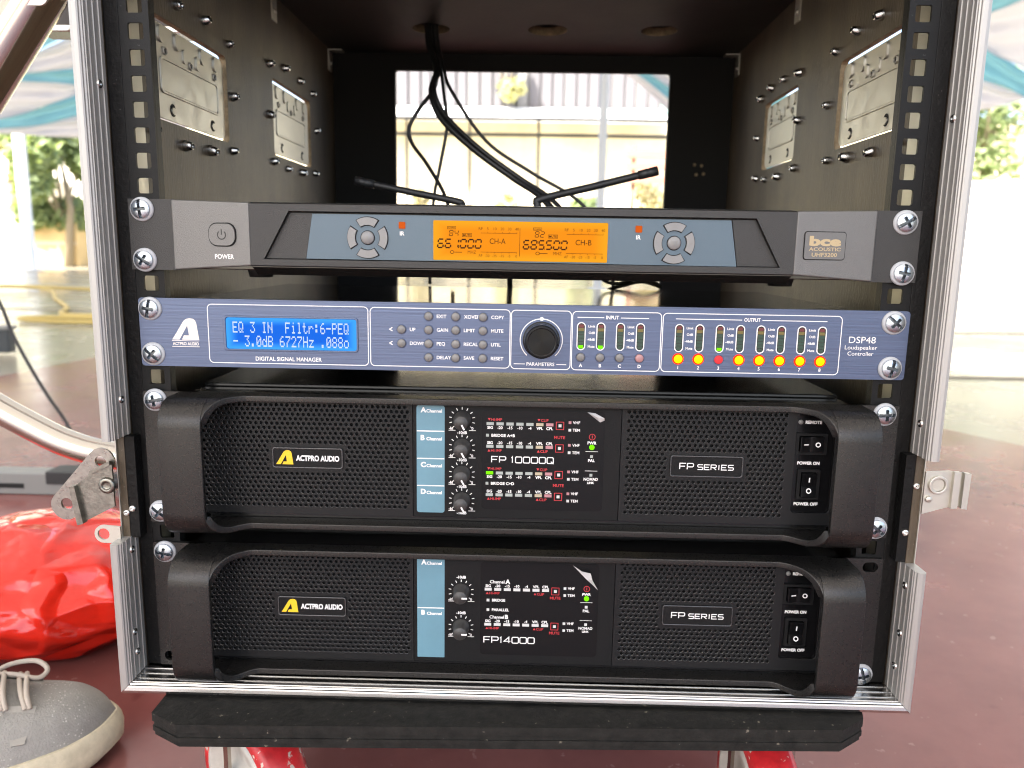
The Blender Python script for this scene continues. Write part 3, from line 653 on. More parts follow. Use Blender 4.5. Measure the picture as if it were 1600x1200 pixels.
# ------------------------------------------------------------------ loudspeaker processor (blue panel)
DZ0, DZ1 = -201.0, -158.0
dsp = empty('signal_processor', (0, 0, DZ0), 'blue brushed aluminium signal processor with lit blue screen and row of glowing orange buttons', 'audio processor')
mb = MB(); mb.box(-216, 216, .1, 228, DZ0+.7, DZ1-.9); mb.build('chassis', M_CHAS, dsp, bevel=.5)
mb = MB(); mb.prism(rrect(-239.4, 241.0, DZ0, DZ1, 2, 3), 'y', -3.5, 0); mb.build('front_panel', M_DSP, dsp, bevel=.5)
Y = -3.5; w = MB(); yy = Y-.08
for a, b, c, d in ((-195.9, -94.9, -198.2, -161.3), (-93.5, -5.9, -198.2, -161.5), (-5.1, 32.2, -198.4, -161.6), (33.0, 88.2, -198.4, -161.7), (89.2, 199.6, -198.4, -161.8)):
    strip(w, rrect(a, b, c, d, 2.6, 4), .5, yy, 0, True)
text(w, 'DIGITAL SIGNAL MANAGER', -166.6, -196.4, 2.5, yy, 0, width=42, bold=.015)
a_logo(w, -219.2, -184.0, 17.2, 13.6, yy, 1); strip(w, [(-219.4, -184.7), (-202, -184.7)], .35, yy, 1); text(w, 'ACTPRO AUDIO', -219.0, -187.5, 1.9, yy, 1, width=16.6, bold=.03); strip(w, [(-219.4, -188.4), (-202, -188.4)], .4, yy, 1)
COLX = (-56.9, -39.9, -22.8); ROWZ = (-166.4, -174.9, -183.6, -192.3)
LB = (('EXIT', 'XOVER', 'COPY'), ('GAIN', 'LIMIT', 'MUTE'), ('PEQ', 'RECALL', 'UTIL'), ('DELAY', 'SAVE', 'RESET'))
btns = []
for r in range(4):
    for c in range(3): btns.append((COLX[c], ROWZ[r])); text(w, LB[r][c], COLX[c]+5.1, ROWZ[r]-1.0, 2.1, yy, 0, bold=.015)
for k, t in enumerate(('UP', 'DOWN')):
    btns.append((-73.9, ROWZ[1+k])); text(w, t, -68.7, ROWZ[1+k]-1.0, 2.1, yy, 0, bold=.015)
    strip(w, [(-79.6, ROWZ[1+k]+1.1), (-81.4, ROWZ[1+k]), (-79.6, ROWZ[1+k]-1.1)], .6, yy, 0)
BT = None
def button(x, z, m, r=2.6):
    global BT
    if BT is None:
        q = MB(); q.lathe([(r+.55, 0), (r+.5, .45), (r+.1, .5), (r+.05, .1)], (0, 0, 0), (0, -1, 0), 24, 1); q.lathe([(r, 0), (r, .9), (r-.35, 1.25), (0, 1.3)], (0, 0, 0), (0, -1, 0), 24, 0)
        BT = q.build('push_button', [m, M_DSP], dsp, origin=(0, 0, 0)); BT.location = Vector((x, Y, z))*K-WL[dsp.name]; return BT
    o = copy_part(BT, (x, Y, z), dsp); o.material_slots[0].link = 'OBJECT'; o.material_slots[0].material = m; return o
for x, z in btns: button(x, z, M_BTN)
# knob
mb = MB(); mb.lathe([(10.4, 0), (10.4, 11), (9.6, 12.4), (8.6, 12.6), (8.2, 11.6), (0, 11.6)], (13.8, Y, -180), (0, -1, 0), 40, 0); mb.lathe([(9.6, 12.42), (8.7, 12.62)], (13.8, Y, -180), (0, -1, 0), 40, 1)
knob = mb.build('rotary_knob', [M_GLOSS, M_FACE], dsp)
mb = MB(); mb.lathe([(11.6, 0), (11.6, .5), (10.6, .5)], (13.8, Y, -180), (0, -1, 0), 40); mb.build('knob_collar', M_GLOSS, dsp)
sp = bpy.data.materials.new('spun_metal'); sp.use_nodes = True; n_ = sp.node_tree; p_ = n_.nodes['Principled BSDF']; p_.inputs['Base Color'].default_value = (.02, .02, .02, 1); p_.inputs['Metallic'].default_value = 1; p_.inputs['Roughness'].default_value = .3; p_.inputs['Anisotropic'].default_value = .9
tg = n_.nodes.new('ShaderNodeTangent'); tg.direction_type = 'RADIAL'; tg.axis = 'Y'; n_.links.new(tg.outputs[0], p_.inputs['Tangent'])
mb = MB(); mb.lathe([(8.15, 0), (0.2, .05)], (13.8, Y-11.65, -180), (0, -1, 0), 48); mb.build('knob_cap', sp, knob)
strip(w, [(13.8+13.2*math.cos(math.radians(a)), -180+13.2*math.sin(math.radians(a))) for a in range(-48, 229, 6)], .6, yy, 0); w.flat(circ(13.8, -166.8, 1.25, 14), yy-.03, 0)
text(w, 'PARAMETERS', 13.6, -196.3, 2.1, yy, 0, 'c', width=17.5, bold=.02); strip(w, [(-3.2, -195.3), (3.8, -195.3)], .45, yy, 0); strip(w, [(23.6, -195.3), (29.8, -195.3)], .45, yy, 0)
text(w, 'INPUT', 57.8, -166.2, 2.2, yy, 0, 'c', width=8); strip(w, [(36, -165.3), (52.6, -165.3)], .45, yy, 0); strip(w, [(63, -165.3), (80.4, -165.3)], .45, yy, 0)
text(w, 'OUTPUT', 144.3, -166.1, 2.2, yy, 0, 'c', width=10); strip(w, [(97, -165.2), (138, -165.2)], .45, yy, 0); strip(w, [(150.5, -165.2), (190.5, -165.2)], .45, yy, 0)
INX = (38.6, 50.8, 63.0, 75.4); OUTX = [99.6+12.62*k for k in range(8)]
def meter(x, lit):
    q = MB(); z0, z1 = -185.3, -168.9
    q.ring(rrect(x-2.75, x+2.75, z0-.6, z1+.6, 2.7, 5), rrect(x-2.15, x+2.15, z0, z1, 2.1, 5), Y-.28, Y, 4)
    q.prism(rrect(x-2.14, x+2.14, z0+.02, z1-.02, 2.1, 5), 'y', Y-.10, Y, 3)
    N = 7
    for k in range(N):
        a = z0+.6+(z1-z0-1.2)*k/N; b = a+(z1-z0-1.2)/N-.28; hw = 1.75 if 0 < k < N-1 else 1.45
        mm = 5 if (lit and k == 0) else 0 if k == N-1 else 1 if k == N-2 else 2
        q.add([(x-hw, Y-.16, a), (x+hw, Y-.16, a), (x+hw, Y-.16, b), (x-hw, Y-.16, b)], [(0, 1, 2, 3)], mm)
    q.build('level_meter', [M_MR, M_MY, M_MG, M_MD, M_WHITE, M_LGREEN], dsp)
for k, x in enumerate(INX):
    meter(x, k < 2); button(x, -190.3, M_PINK if k == 3 else M_BTN); text(w, 'ABCD'[k], x+.2, -196.5, 2.0, yy, 0, 'c', bold=.03)
for k, x in enumerate(OUTX):
    meter(x, k == 2)
    if k == 2: button(x, -190.2, M_REDBTN)
    else:
        q = MB(); q.lathe([(3.55, 0), (3.5, .55), (2.75, 1.0), (2.7, .7)], (x, Y, -190.2), (0, -1, 0), 24, 1); q.lathe([(2.7, .3), (2.65, 1.0), (2.2, 1.35), (0, 1.45)], (x, Y, -190.2), (0, -1, 0), 24, 0)
        q.build('lit_button', [M_LYEL, M_LRED], dsp)
    text(w, str(k+1), x+.2, -196.6, 2.0, yy, 0, 'c', bold=.02)
for a in (INX[0], INX[2], OUTX[0], OUTX[2], OUTX[4], OUTX[6]):
    a += 0 if a in INX else (0 if a == OUTX[0] else 0)
    for t, z in (('Limit', -170.9), ('OdB', -175.0), ('-48dB', -179.2), ('Mute', -183.6)): text(w, t, a+8.6, z-.6, 1.45, yy, 0, 'r', bold=.02)
text(w, 'DSP48', 204.8, -178.2, 4.0, yy, 0, width=16.5, bold=0); text(w, 'Loudspeaker', 202.6, -182.2, 2.5, yy, 0, width=20, bold=0); text(w, 'Controller', 204.6, -186.0, 2.5, yy, 0, width=16, bold=0)
w.build('lettering', [M_WHITE, M_CREAM], dsp, fixn=False, kind='stuff')
mb = MB(); mb.ring(rrect(-186.4, -101.2, -190.2, -168.2, 2, 4), rrect(-184.6, -102.2, -189.2, -169.3, 1.6, 4), Y-.9, Y); mb.build('screen_bezel', M_DSP, dsp, bevel=.3)
mb = MB(); mb.prism(rrect(-184.5, -102.3, -189.1, -169.4, 1.6, 4), 'y', Y-.35, Y); mb.build('screen', M_LCDB, dsp)
mb = MB(); adv = 73.4/20
dots(mb, 'EQ 3 IN  Filtr:6-PEQ', -180.3, -171.9, 3.05, 7.0, adv+.02, Y-.42); dots(mb, '- 3.0dB 6727Hz .088o', -180.3, -180.6, 3.05, 7.0, adv+.02, Y-.42); mb.build('screen_characters', M_LCDW, dsp, fixn=False)
for x, z in ((-232.0, -164.7), (-231.6, -193.3), (231.2, -165.2), (231.6, -193.6)): rack_screw(x, z, -3.5, dsp)

# ------------------------------------------------------------------ power amplifiers
def hexgrid(x0, x1, z0, z1, skip, pitch=3.42, row=3.02, r=1.30):
    hs = []; j = 0; z = z1-1.3
    while z > z0+1.0:
        x = x0+1.4+(pitch/2 if j % 2 else 0)
        while x < x1-1.2:
            if not any(a-r-.9 < x < b+r+.9 and c-r-.9 < z < d+r+.9 for a, b, c, d in skip): hs.append(circ(x, z, r, 8, .4))
            x += pitch
        z -= row; j += 1
    return hs
def amp(zt, four, label):
    zb = zt-87.7; root = empty('power_amplifier', (0, 0, zb), label, 'power amplifier')
    D = 35.0; Rr = 17.0; T = 3.4
    def B(name, mb, m, **k): return mb.build(name, m, root, **k)
    mb = MB(); mb.box(-217, 217, .6, 380, zb+.8, zt-3.2); mb.box(-217, 217, 36, 380, zt-3.1, zt-.7); B('chassis', mb, M_CHAS, bevel=.6)
    for s_ in (-1, 1):
        mb = MB(); x0, x1 = (-240.6, -204) if s_ < 0 else (204, 240.6)
        mb.plate(rrect(x0, x1, zb, zt, 1, 2), [rrect(s_*232.5-5, s_*232.5+5, z-3.4, z+3.4, 3.3, 5) for z in (zt-5.9, zb+6.6)], -3, -.2)
        B('mounting_ear', mb, M_SATIN, bevel=.4)
    # handles: C-shaped band
    def cpath(off):
        p = [(0, zt-off)]; r = Rr-off
        for k in range(9): t = math.pi/2*k/8; p.append((-(D-Rr)-r*math.sin(t), zt-Rr+r*math.cos(t)))
        for k in range(9): t = math.pi/2*k/8; p.append((-(D-Rr)-r*math.cos(t), zb+Rr-r*math.sin(t)))
        p.append((0, zb+off)); return p
    for s_ in (-1, 1):
        o_, i_ = cpath(0), cpath(T); n = len(o_); mb = MB(); xs = (s_*190.8, s_*217.2); v = []
        for x in xs: v += [(x, p[0], p[1]) for p in o_]+[(x, p[0], p[1]) for p in i_]
        f = []
        for k in range(n-1):
            mb.add([(x, q[j][0], q[j][1]) for x in xs for q in (o_,) for j in (k, k+1)], [(0, 1, 3, 2)], 0, True)
            mb.add([(x, q[j][0], q[j][1]) for x in xs for q in (i_,) for j in (k, k+1)], [(0, 1, 3, 2)], 0, True)
            for x in xs: mb.add([(x, *o_[k]), (x, *o_[k+1]), (x, *i_[k+1]), (x, *i_[k])], [(0, 1, 2, 3)], 0)
        h = mb.build('handle', M_SATIN, root)
        bm_ = bmesh.new(); bm_.from_mesh(h.data); bmesh.ops.remove_doubles(bm_, verts=bm_.verts, dist=1e-6); bmesh.ops.recalc_face_normals(bm_, faces=bm_.faces); bm_.to_mesh(h.data); bm_.free()
        md = h.modifiers.new('edge', 'BEVEL'); md.width = .0007; md.segments = 2; md.limit_method = 'ANGLE'; md.angle_limit = math.radians(50)
    # rims along top and bottom that flare into the handles
    D0 = 12.0
    def trunc(path, d):
        out = [path[0]]
        for k in range(1, len(path)):
            a, b = out[-1], path[k]
            if -b[0] >= d:
                t = (d+a[0])/(a[0]-b[0]) if a[0] != b[0] else 1
                out.append((a[0]+(b[0]-a[0])*t, a[1]+(b[1]-a[1])*t)); break
            out.append(b)
        L = [0]
        for k in range(1, len(out)): L.append(L[-1]+math.hypot(out[k][0]-out[k-1][0], out[k][1]-out[k-1][1]))
        res = []
        for q in range(13):
            t = L[-1]*q/12; k = 1
            while k < len(L)-1 and L[k] < t: k += 1
            f = (t-L[k-1])/max(1e-9, L[k]-L[k-1]); res.append((out[k-1][0]+(out[k][0]-out[k-1][0])*f, out[k-1][1]+(out[k][1]-out[k-1][1])*f))
        return res
    st = [-190-(-.0)+.0]
    xs = [-190.79+22*k/14 for k in range(15)]; xs = xs+[-x for x in reversed(xs)]
    for top in (1, 0):
        v = []; mb = MB()
        for x in xs:
            t = max(0, min(1, (abs(x)-168.8)/22)); d = D0+(D-.8-D0)*(t*t*(1.6-.6*t))
            po, pi_ = cpath(0), cpath(4.0)
            if not top: po, pi_ = po[::-1], pi_[::-1]
            d2 = min(d, D-4.2)
            v.append([(x, *p) for p in trunc(po, d)]+[(x, *p) for p in reversed(trunc(pi_, d2))])
        n = len(v[0])
        flat = [p for r in v for p in r]
        mb.add(flat, [(i*n+k, i*n+(k+1) % n, (i+1)*n+(k+1) % n, (i+1)*n+k) for i in range(len(xs)-1) for k in range(n)], 0, False)
        o = B('rim', mb, M_SATIN); md = o.modifiers.new('edge', 'BEVEL'); md.width = .0006; md.segments = 2; md.limit_method = 'ANGLE'; md.angle_limit = math.radians(50)
        for p in o.data.polygons: p.use_smooth = True
        md2 = o.modifiers.new('wn', 'WEIGHTED_NORMAL')
    # faceplates
    F0 = -5.0; ft_, fb_ = zt-4.6, zb+8.6
    lz = zt-41.3
    lbadge = (-157.5, -112, lz-6.8, lz+6.8); rbadge = (97.8, 144.2, lz-7, lz+7)
    mb = MB(); mb.plate([(-206, fb_), (-67.2, fb_), (-67.2, ft_), (-206, ft_)], hexgrid(-203.5, -68.6, zt-77.0, zt-5.6, [lbadge]), F0, F0+1.6, 0, 1, back=False, chamfer=.17); B('grille', mb, [M_GRILL, M_HEDGE])
    mb = MB(); mb.plate([(66.2, fb_), (206, fb_), (206, ft_), (66.2, ft_)], hexgrid(69.2, 172.5, zt-77.0, zt-5.6, [rbadge])+[rrect(176.6, 201.8, zt-71.5, ft_-.8, 3, 4)], F0, F0+1.6, 0, 1, back=False, chamfer=.17); B('grille', mb, [M_GRILL, M_HEDGE])
    mb = MB(); mb.box(-206, 206, F0+3.4, F0+4.4, fb_, ft_); B('grille_backing', mb, M_DARK)
    mb = MB(); mb.box(-206, 206, F0+.05, F0+5, fb_-1.2, fb_-.02); B('lower_lip', mb, M_GLOSS)
    mb = MB(); mb.box(-66.8, 65.8, F0-.1, F0+1.6, fb_, ft_); B('control_panel', mb, M_FACE, bevel=.25)
    y = F0-.1
    mb = MB()
    if four: mb.prism(rrect(-64.5, -46.5, zt-76.2, zt-3.0-2.2, 1.6, 4), 'y', y-.25, y)
    else: mb.prism(rrect(-64.6, -46.4, zt-76.0, zt-5.2, .3, 2), 'y', y-.25, y)
    strip_o = B('channel_label', mb, M_BLUE)
    W_ = MB(); RD = MB(); yb = y-.33; yt = y-.08
    rows = [18.6, 36.7, 54.6, 72.4] if False else None
    if four:
        div = (zt-21.9, zt-40.0, zt-58.1); tz = (zt-9.6, zt-27.8, zt-45.6, zt-63.6); kz = (zt-14.2, zt-32.2, zt-50.0, zt-67.8)
    else:
        div = (zt-40.6,); tz = (zt-10.0, zt-45.4); kz = (zt-28.6, zt-53.8)
    for z in div: strip(W_, [(-64.3, z), (-46.7, z)], .7, yb, 0)
    for k, z in enumerate(tz): text(W_, 'ABCD'[k], -61.9, z, 3.1, yb, 0, bold=.05); text(W_, 'Channel', -58.2, z-.1, 2.0, yb, 0, width=10, bold=.03)
    for i, z in enumerate(kz):
        cx = -35.4
        q = MB(); q.lathe([(5.6, 0), (5.6, 1.0), (4.7, 1.4), (4.6, 9.6), (4.2, 10.4), (0, 10.5)], (cx, y, z), (0, -1, 0), 28); kb = B('gain_knob', q, M_KNOB)
        a = math.radians(-62 if four else 0); dx, dz = math.cos(a), math.sin(a)
        q = MB(); q.obox((cx+dx*2.9, y-10.55, z+dz*2.9), (3.6, .5, 1.0), Matrix.Rotation(-a, 3, 'Y')); q.build('pointer', M_WHITE, kb)
        for k in range(11):
            t = math.radians(-40+260*k/10)
            strip(W_, [(cx+6.7*math.cos(t), z+6.7*math.sin(t)), (cx+8.4*math.cos(t), z+8.4*math.sin(t))], .5, yt, 0)
        text(W_, '-10dB', cx, z+9.2 if not four else z-9.2, 1.8, yt, 0, 'c', bold=.04)
        text(W_, '-In', cx-8.4, z-6.4, 1.7, yt, 0, 'l', bold=.04); text(W_, '0', cx+6.6, z-6.4, 1.7, yt, 0, 'c', bold=.04)
        strip(W_, [(cx-8.6, z-6.9), (cx-4.2, z-6.9)], .4, yt, 0); strip(W_, [(cx+4.4, z-6.9), (cx+8.8, z-6.9)], .4, yt, 0)
    # display window
    mb = MB(); mb.prism(rrect(-22.6, 55.4, zt-73.0, zt-7.4, 2.6, 5), 'y', y-.3, y); B('display_window', mb, M_FILM, bevel=.15)
    y2 = y-.3; yp = y2-.06
    # protective film with a lifted corner
    q = MB()
    if four: q.add([(44, y2-.1, zt-7.6), (49, y2-.6, zt-8.0), (54.6, y2-3.2, zt-10.6), (54.9, y2-1.6, zt-12.4), (52.2, y2-.8, zt-13.8), (49.5, y2-2.6, zt-9.9)], [(0, 1, 5), (1, 2, 5), (2, 3, 4), (2, 4, 5), (0, 5, 4)])
    else: q.add([(38, y2-.1, zt-8.4), (44, y2-1.6, zt-11.8), (49.5, y2-3.0, zt-12.4), (50.8, y2-3.4, zt-17), (55.0, y2-.4, zt-25.2), (49.5, y2-.6, zt-19.8), (47, y2-.5, zt-17.6)], [(0, 1, 6), (1, 2, 6), (2, 3, 6), (3, 5, 6), (3, 4, 5)])
    B('film_corner', q, M_FILMC)
    LX = [-17.5+6.32*k for k in range(7)]
    names = ('SIG', '-20', '-15', '-10', '-4', 'VPL', 'CPL')
    def led(x, z, m, w=4.6, h=1.9):
        q = MB(); q.box(x-w/2, x+w/2, y2-.25, y2+.05, z-h/2, z+h/2); B('indicator_led', q, m)
    def row(z, above, lit=False):
        """LED row at z; names above or below, red captions on the other side"""
        for k, x in enumerate(LX):
            m = (M_LEDOFF if k < 5 else M_LEDAMB if k == 5 else M_LEDPNK) if four else M_LEDWH
            if lit and k == 0: m = M_LGREEN
            led(x, z, m); text(W_, names[k], x, z+1.5 if above else z-3.4, 1.75, yp, 0, 'c', bold=.03)
        zr = z-3.6 if above else z+1.9
        for cx, t in ((LX[0]-.6, 'HI-IMP'), (LX[5]-.6, 'CLIP')):
            s_ = 1 if above else -1; zc = zr+.9
            RD.flat([(cx-.9, zc-.8*s_), (cx+.9, zc-.8*s_), (cx, zc+.8*s_)], yp, 0); text(RD, t, cx+1.3, zr, 1.7, yp, 0, bold=.01)
        sx = LX[6]+6.5; strip(RD, [(sx-2.4, z-3.0), (sx+2.4, z-3.0), (sx+2.4, z+1.9), (sx-2.4, z+1.9)], .35, yp, 0, True); led(sx, z-.5, M_LEDWH, 1.9, 1.9)
        for t, dz in (('VHF', 1.7), ('TEM', -3.2)): led(LX[6]+12.8, z+dz, M_LEDPNK if (four and dz > 0) else M_LEDWH, 1.7, 1.7); text(W_, t, LX[6]+14.6, z+dz-.85, 1.75, yp, 0, bold=.02)
        return sx
    if four:
        rz = (zt-16.2, zt-31.0, zt-48.6, zt-63.2)
        for z, a, l in ((rz[0], 0, 0), (rz[1], 1, 0), (rz[2], 0, 1), (rz[3], 1, 0)): sx = row(z, a, l)
        for z, t in ((zt-23.8, 'BRIDGE A+B'), (zt-55.6, 'BRIDGE C+D')): led(LX[0]-1.6, z, M_LEDOFF, 1.8, 1.8); text(W_, t, LX[0]+.9, z-.9, 1.8, yp, 0, bold=.03, width=15); text(RD, 'MUTE', sx, z-1.5, 1.9, yp, 0, 'c', bold=.01)
        stroke_text(W_, 'FP 10000Q', -16.3, zt-41.6, 3.9, 4.0, 1.05, .62, yp); ty = zt-23.6
    else:
        rz = (zt-26.3, zt-51.2)
        for k, z in enumerate(rz):
            sx = row(z, 1); text(RD, 'MUTE', sx, z-6.2, 1.9, yp, 0, 'c', bold=.01); text(W_, 'Channel', -16.4, z+4.2, 2.1, yp, 0, width=9.6, bold=.02); text(W_, 'AB'[k], -6.2, z+4.2, 2.6, yp, 0, bold=.06)
        for z, t in ((zt-34.0, 'BRIDGE'), (zt-40.8, 'PARALLEL')): led(LX[0], z, M_LEDWH, 1.8, 1.8); text(W_, t, LX[0]+2.6, z-.9, 1.8, yp, 0, bold=.03)
        stroke_text(W_, 'FP14000', -20.0, zt-64.4, 4.2, 4.3, 1.0, .65, yp); ty = zt-24.6
    px = 47.6
    strip(RD, circ(px, ty, 1.9, 18), .35, yp, 0, True); strip(RD, [(px, ty-1), (px, ty+1)], .4, yp, 0)
    text(W_, 'PWR', px, ty-4.8, 1.8, yp, 0, 'c', bold=.03)
    q = MB(); q.lathe([(1.7, 0), (1.6, .6), (0, 1.0)], (px, y2, ty-6.8), (0, -1, 0), 16); B('power_led', q, M_LGREEN)
    strip(W_, [(px-4, ty-9.6), (px+4, ty-9.6)], .3, yp, 0); led(px, ty-12.8, M_LEDOFF if four else M_LEDWH, 1.8, 1.8); text(W_, 'PAL', px, ty-16.4, 1.8, yp, 0, 'c', bold=.03)
    strip(W_, [(px-4, ty-22.4), (px+4, ty-22.4)], .3, yp, 0); led(px, ty-25.2, M_LEDOFF if four else M_LEDWH, 1.8, 1.8); text(W_, 'NOMAD', px, ty-28.8, 1.8, yp, 0, 'c', width=9.2, bold=.03); text(W_, 'LINK', px, ty-31, 1.4, yp, 0, 'c', bold=.03)
    # power switches in their recess
    q = MB(); q.box(176.2, 202.2, F0+2.2, F0+3.3, zt-72, ft_); B('switch_panel', q, M_GLOSS, bevel=.2); ys = F0+2.2
    text(W_, 'REMOTE', 182.6, zt-12.6, 1.9, ys-.08, 0, width=10.4, bold=.05)
    q = MB(); q.lathe([(1.6, 0), (1.5, .5), (0, .8)], (179.6, ys, zt-11.6), (0, -1, 0), 14); B('remote_led', q, M_GREYPL)
    for zc, hor in ((zt-25.6, 1), (zt-52.4, 0)):
        a, b = (10.0, 7.0) if hor else (7.2, 10.0); cx = 187.0
        q = MB(); q.ring(rrect(cx-a, cx+a, zc-b, zc+b, .7, 2), rrect(cx-a+2.2, cx+a-2.2, zc-b+1.8, zc+b-1.8, .4, 2), ys-1.6, ys+.1); fr = B('switch_frame', q, M_FACE, bevel=.3)
        q = MB(); a2, b2 = a-2.5, b-2.1
        if hor: q.prism([(cx-a2, ys), (cx-a2, ys-3.9), (cx-1, ys-2.4), (cx+a2, ys-3.3), (cx+a2, ys)], 'z', zc-b2, zc+b2)
        else: q.prism([(ys, zc-b2), (ys-3.9, zc-b2), (ys-2.4, zc-.13*b2), (ys-3.3, zc+b2), (ys, zc+b2)], 'x', cx-a2, cx+a2)
        q.build('rocker', M_GLOSS, fr, bevel=.4, seg=3)
        mk = MB()
        def on_r(u): # depth of the rocker face at u along its length (-1..1)
            return ys-(3.9+(u+1)/.87*(-1.5) if u < -.13 else 2.4+(u+.13)/1.13*.9)-.12
        if hor:
            strip(mk, [(cx-5.4, zc), (cx-2.2, zc)], .8, 0, 0, False, lambda p, r: (p, on_r((p-cx)/a2)-.1, r)); strip(mk, circ(cx+3.6, zc, 1.3, 16), .7, 0, 0, True, lambda p, r: (p, on_r((p-cx)/a2)-.1, r))
        else:
            strip(mk, [(cx, zc+2.0), (cx, zc+5.2)], .8, 0, 0, False, lambda p, r: (p, on_r((r-zc)/b2)-.1, r)); strip(mk, circ(cx, zc-3.6, 1.35, 16), .7, 0, 0, True, lambda p, r: (p, on_r((r-zc)/b2)-.1, r))
        mk.build('rocker_marks', M_WHITE, fr, fixn=False)
    text(W_, 'POWER ON', 179.4, zt-39.4, 1.9, ys-.08, 0, width=14.2, bold=.05); text(W_, 'POWER OFF', 179.2, zt-66.6, 1.9, ys-.08, 0, width=15.4, bold=.05)
    # badges on the grilles
    for bx, tx in ((lbadge, 'A'), (rbadge, 'F')):
        q = MB(); q.prism(rrect(bx[0], bx[1], bx[2], bx[3], 1.6, 4), 'y', F0-.9, F0-.02); q2 = MB(); q2.ring(rrect(bx[0], bx[1], bx[2], bx[3], 1.6, 4), rrect(bx[0]+.8, bx[1]-.8, bx[2]+.8, bx[3]-.8, 1.2, 4), F0-1.5, F0-.85)
        bo = B('badge', q, M_FACE, bevel=.3); q2.build('badge_frame', M_HEDGE, bo, bevel=.25); q = MB(); by = F0-1.0
        if tx == 'A':
            a_logo(q, bx[0]+2.2, bx[2]+2.4, 11.2, 9.4, by, 1); text(q, 'ACTPRO AUDIO', bx[0]+15.2, bx[2]+5.0, 3.4, by, 0, width=28, bold=.04)
        else:
            stroke_text(q, 'FP', bx[0]+6.2, bx[2]+5.0, 3.9, 3.9, .9, .6, by, 0); stroke_text(q, 'SERIES', bx[0]+17.6, bx[2]+5.0, 3.2, 3.3, .95, .55, by, 0)
        q.build('badge_lettering', [M_WHITE, M_YELLOW], bo, fixn=False)
    W_.build('lettering', M_WHITE, root, fixn=False, kind='stuff'); RD.build('red_lettering', M_RED, root, fixn=False, kind='stuff')
    return root, zt, zb
a1, t1, b1 = amp(-217.6, True, 'upper black power amplifier with four gain knobs marked FP 10000Q')
a2, t2, b2 = amp(-319.6, False, 'lower black power amplifier with two gain knobs marked FP14000 at the bottom of the rack')
for x, z in ((-232.5, t1-5.6), (-233.6, b1+7.6), (231.6, t1-5.6), (233.0, b1+7.0)): rack_screw(x, z, -3, a1)
for x, z in ((-232.5, t2-6.2), (233.6, b2+6.0)): rack_screw(x, z, -3, a2)

# ------------------------------------------------------------------ cables in the case
def cable(pts, r, label, n=8, name='cable', m=None, group='black cables in the case', cat='cable', seg=8):
    mb = MB(); mb.tube(spline(pts, seg), r, n); return mb.build(name, m or M_CABLE, None, label=label, cat=cat, group=group)
cable([(-108, 415, 170), (-106, 413, 105), (-97, 385, 62), (-95, 345, 37), (-108.5, 330, 14), (-118, 328, -4), (-115, 326, -20), (-98, 315, -42), (-78, 300, -75), (-70, 285, -110), (-68, 270, -150)], 2.0, 'thin black cable bowing out farthest to the left in front of the opening')
cable([(-112, 418, 170), (-110, 416, 105), (-96, 375, 62), (-97, 340, 33), (-85.5, 330, 5.5), (-52, 322, -25), (-12, 315, -53), (16, 300, -72), (40, 280, -100)], 3.4, 'thickest black cable sweeping down to the right behind the antenna')
cable([(-104, 410, 170), (-102, 410, 105), (-93, 380, 66), (-94, 336, 35), (-82, 328, 9), (-47, 318, -24), (-6, 312, -53), (26, 298, -74), (50, 280, -100)], 2.4, 'black cable running close alongside the thickest cable')
cable([(-106, 416, 170), (-103, 414, 105), (-92, 375, 65), (-83, 330, 27), (-80, 330, -1), (-87, 328, -42), (-92.5, 322, -74), (-94, 310, -120), (-94, 300, -160)], 1.7, 'thin black cable hanging almost straight down')
cable([(-101, 412, 170), (-99, 410, 105), (-89, 380, 66), (-76, 332, 33), (-40, 330, -16), (6.5, 326, -46.6), (57, 318, -76.5), (85, 300, -120), (90, 280, -170)], 1.8, 'thin black cable curving farthest to the right of the bundle')
cable([(-12, 240, -136), (-12, 245, -150), (-11, 250, -175)], 2.6, 'short black lead dropping below the receiver near the middle')
cable([(70, 235, -140), (76, 245, -151), (90, 246, -154), (112, 244, -148), (128, 240, -156), (112, 246, -152), (90, 244, -157), (80, 240, -160)], 1.8, 'black looped lead under the right half of the receiver')

# ------------------------------------------------------------------ ground
def mm(*a): return [v*1000 for v in a]
g = MB(); N = 40
g.add([(-60, -60, 0), (60, -60, 0), (60, 60, 0), (-60, 60, 0)], [(0, 1, 2, 3)])
M_FLOOR = mat('worn_concrete', (.27, .245, .185), .26, bump=.4, bscale=20, var=.18, vscale=1.3, rvar=.1)
g.v = [(v[0], v[1], GZ*K-.008) for v in g.v]; g.build('ground', M_FLOOR, None, kind='structure', scale=1)
M_MAT = mat('maroon_floor_sheet', (.205, .078, .070), .22, bump=.25, bscale=60, var=.16, vscale=7, rvar=.08); speckle(M_MAT, (.27, .14, .12), 75, .68); speckle(M_MAT, (.12, .04, .036), 11, .66)
g = MB(); ol = [(-2.6, -3), (3.2, -3), (3.4, .3), (1.22, 1.15), (1.02, 1.50), (.55, 1.9), (-.6, 2.35), (-1.62, 2.36), (-1.70, 1.75), (-2.5, .6)]
g.prism(ol, 'z', GZ*K-.0075, GZ*K); g.build('floor_mat', M_MAT, None, kind='structure', scale=1)
g = MB()
for a, b in (((2.2, 4.0), (12, 4.15)), ((1.5, 2.30), (8, 2.36)), ((-9, 4.6), (-2, 4.4))): g.prism([(a[0], a[1]), (b[0], b[1]), (b[0], b[1]+.035), (a[0], a[1]+.035)], 'z', GZ*K-.0078, GZ*K-.004)
M_JOINT = mat('joint_filler', (.20, .17, .13), .7); g.build('floor_joint', M_JOINT, None, kind='structure', scale=1)

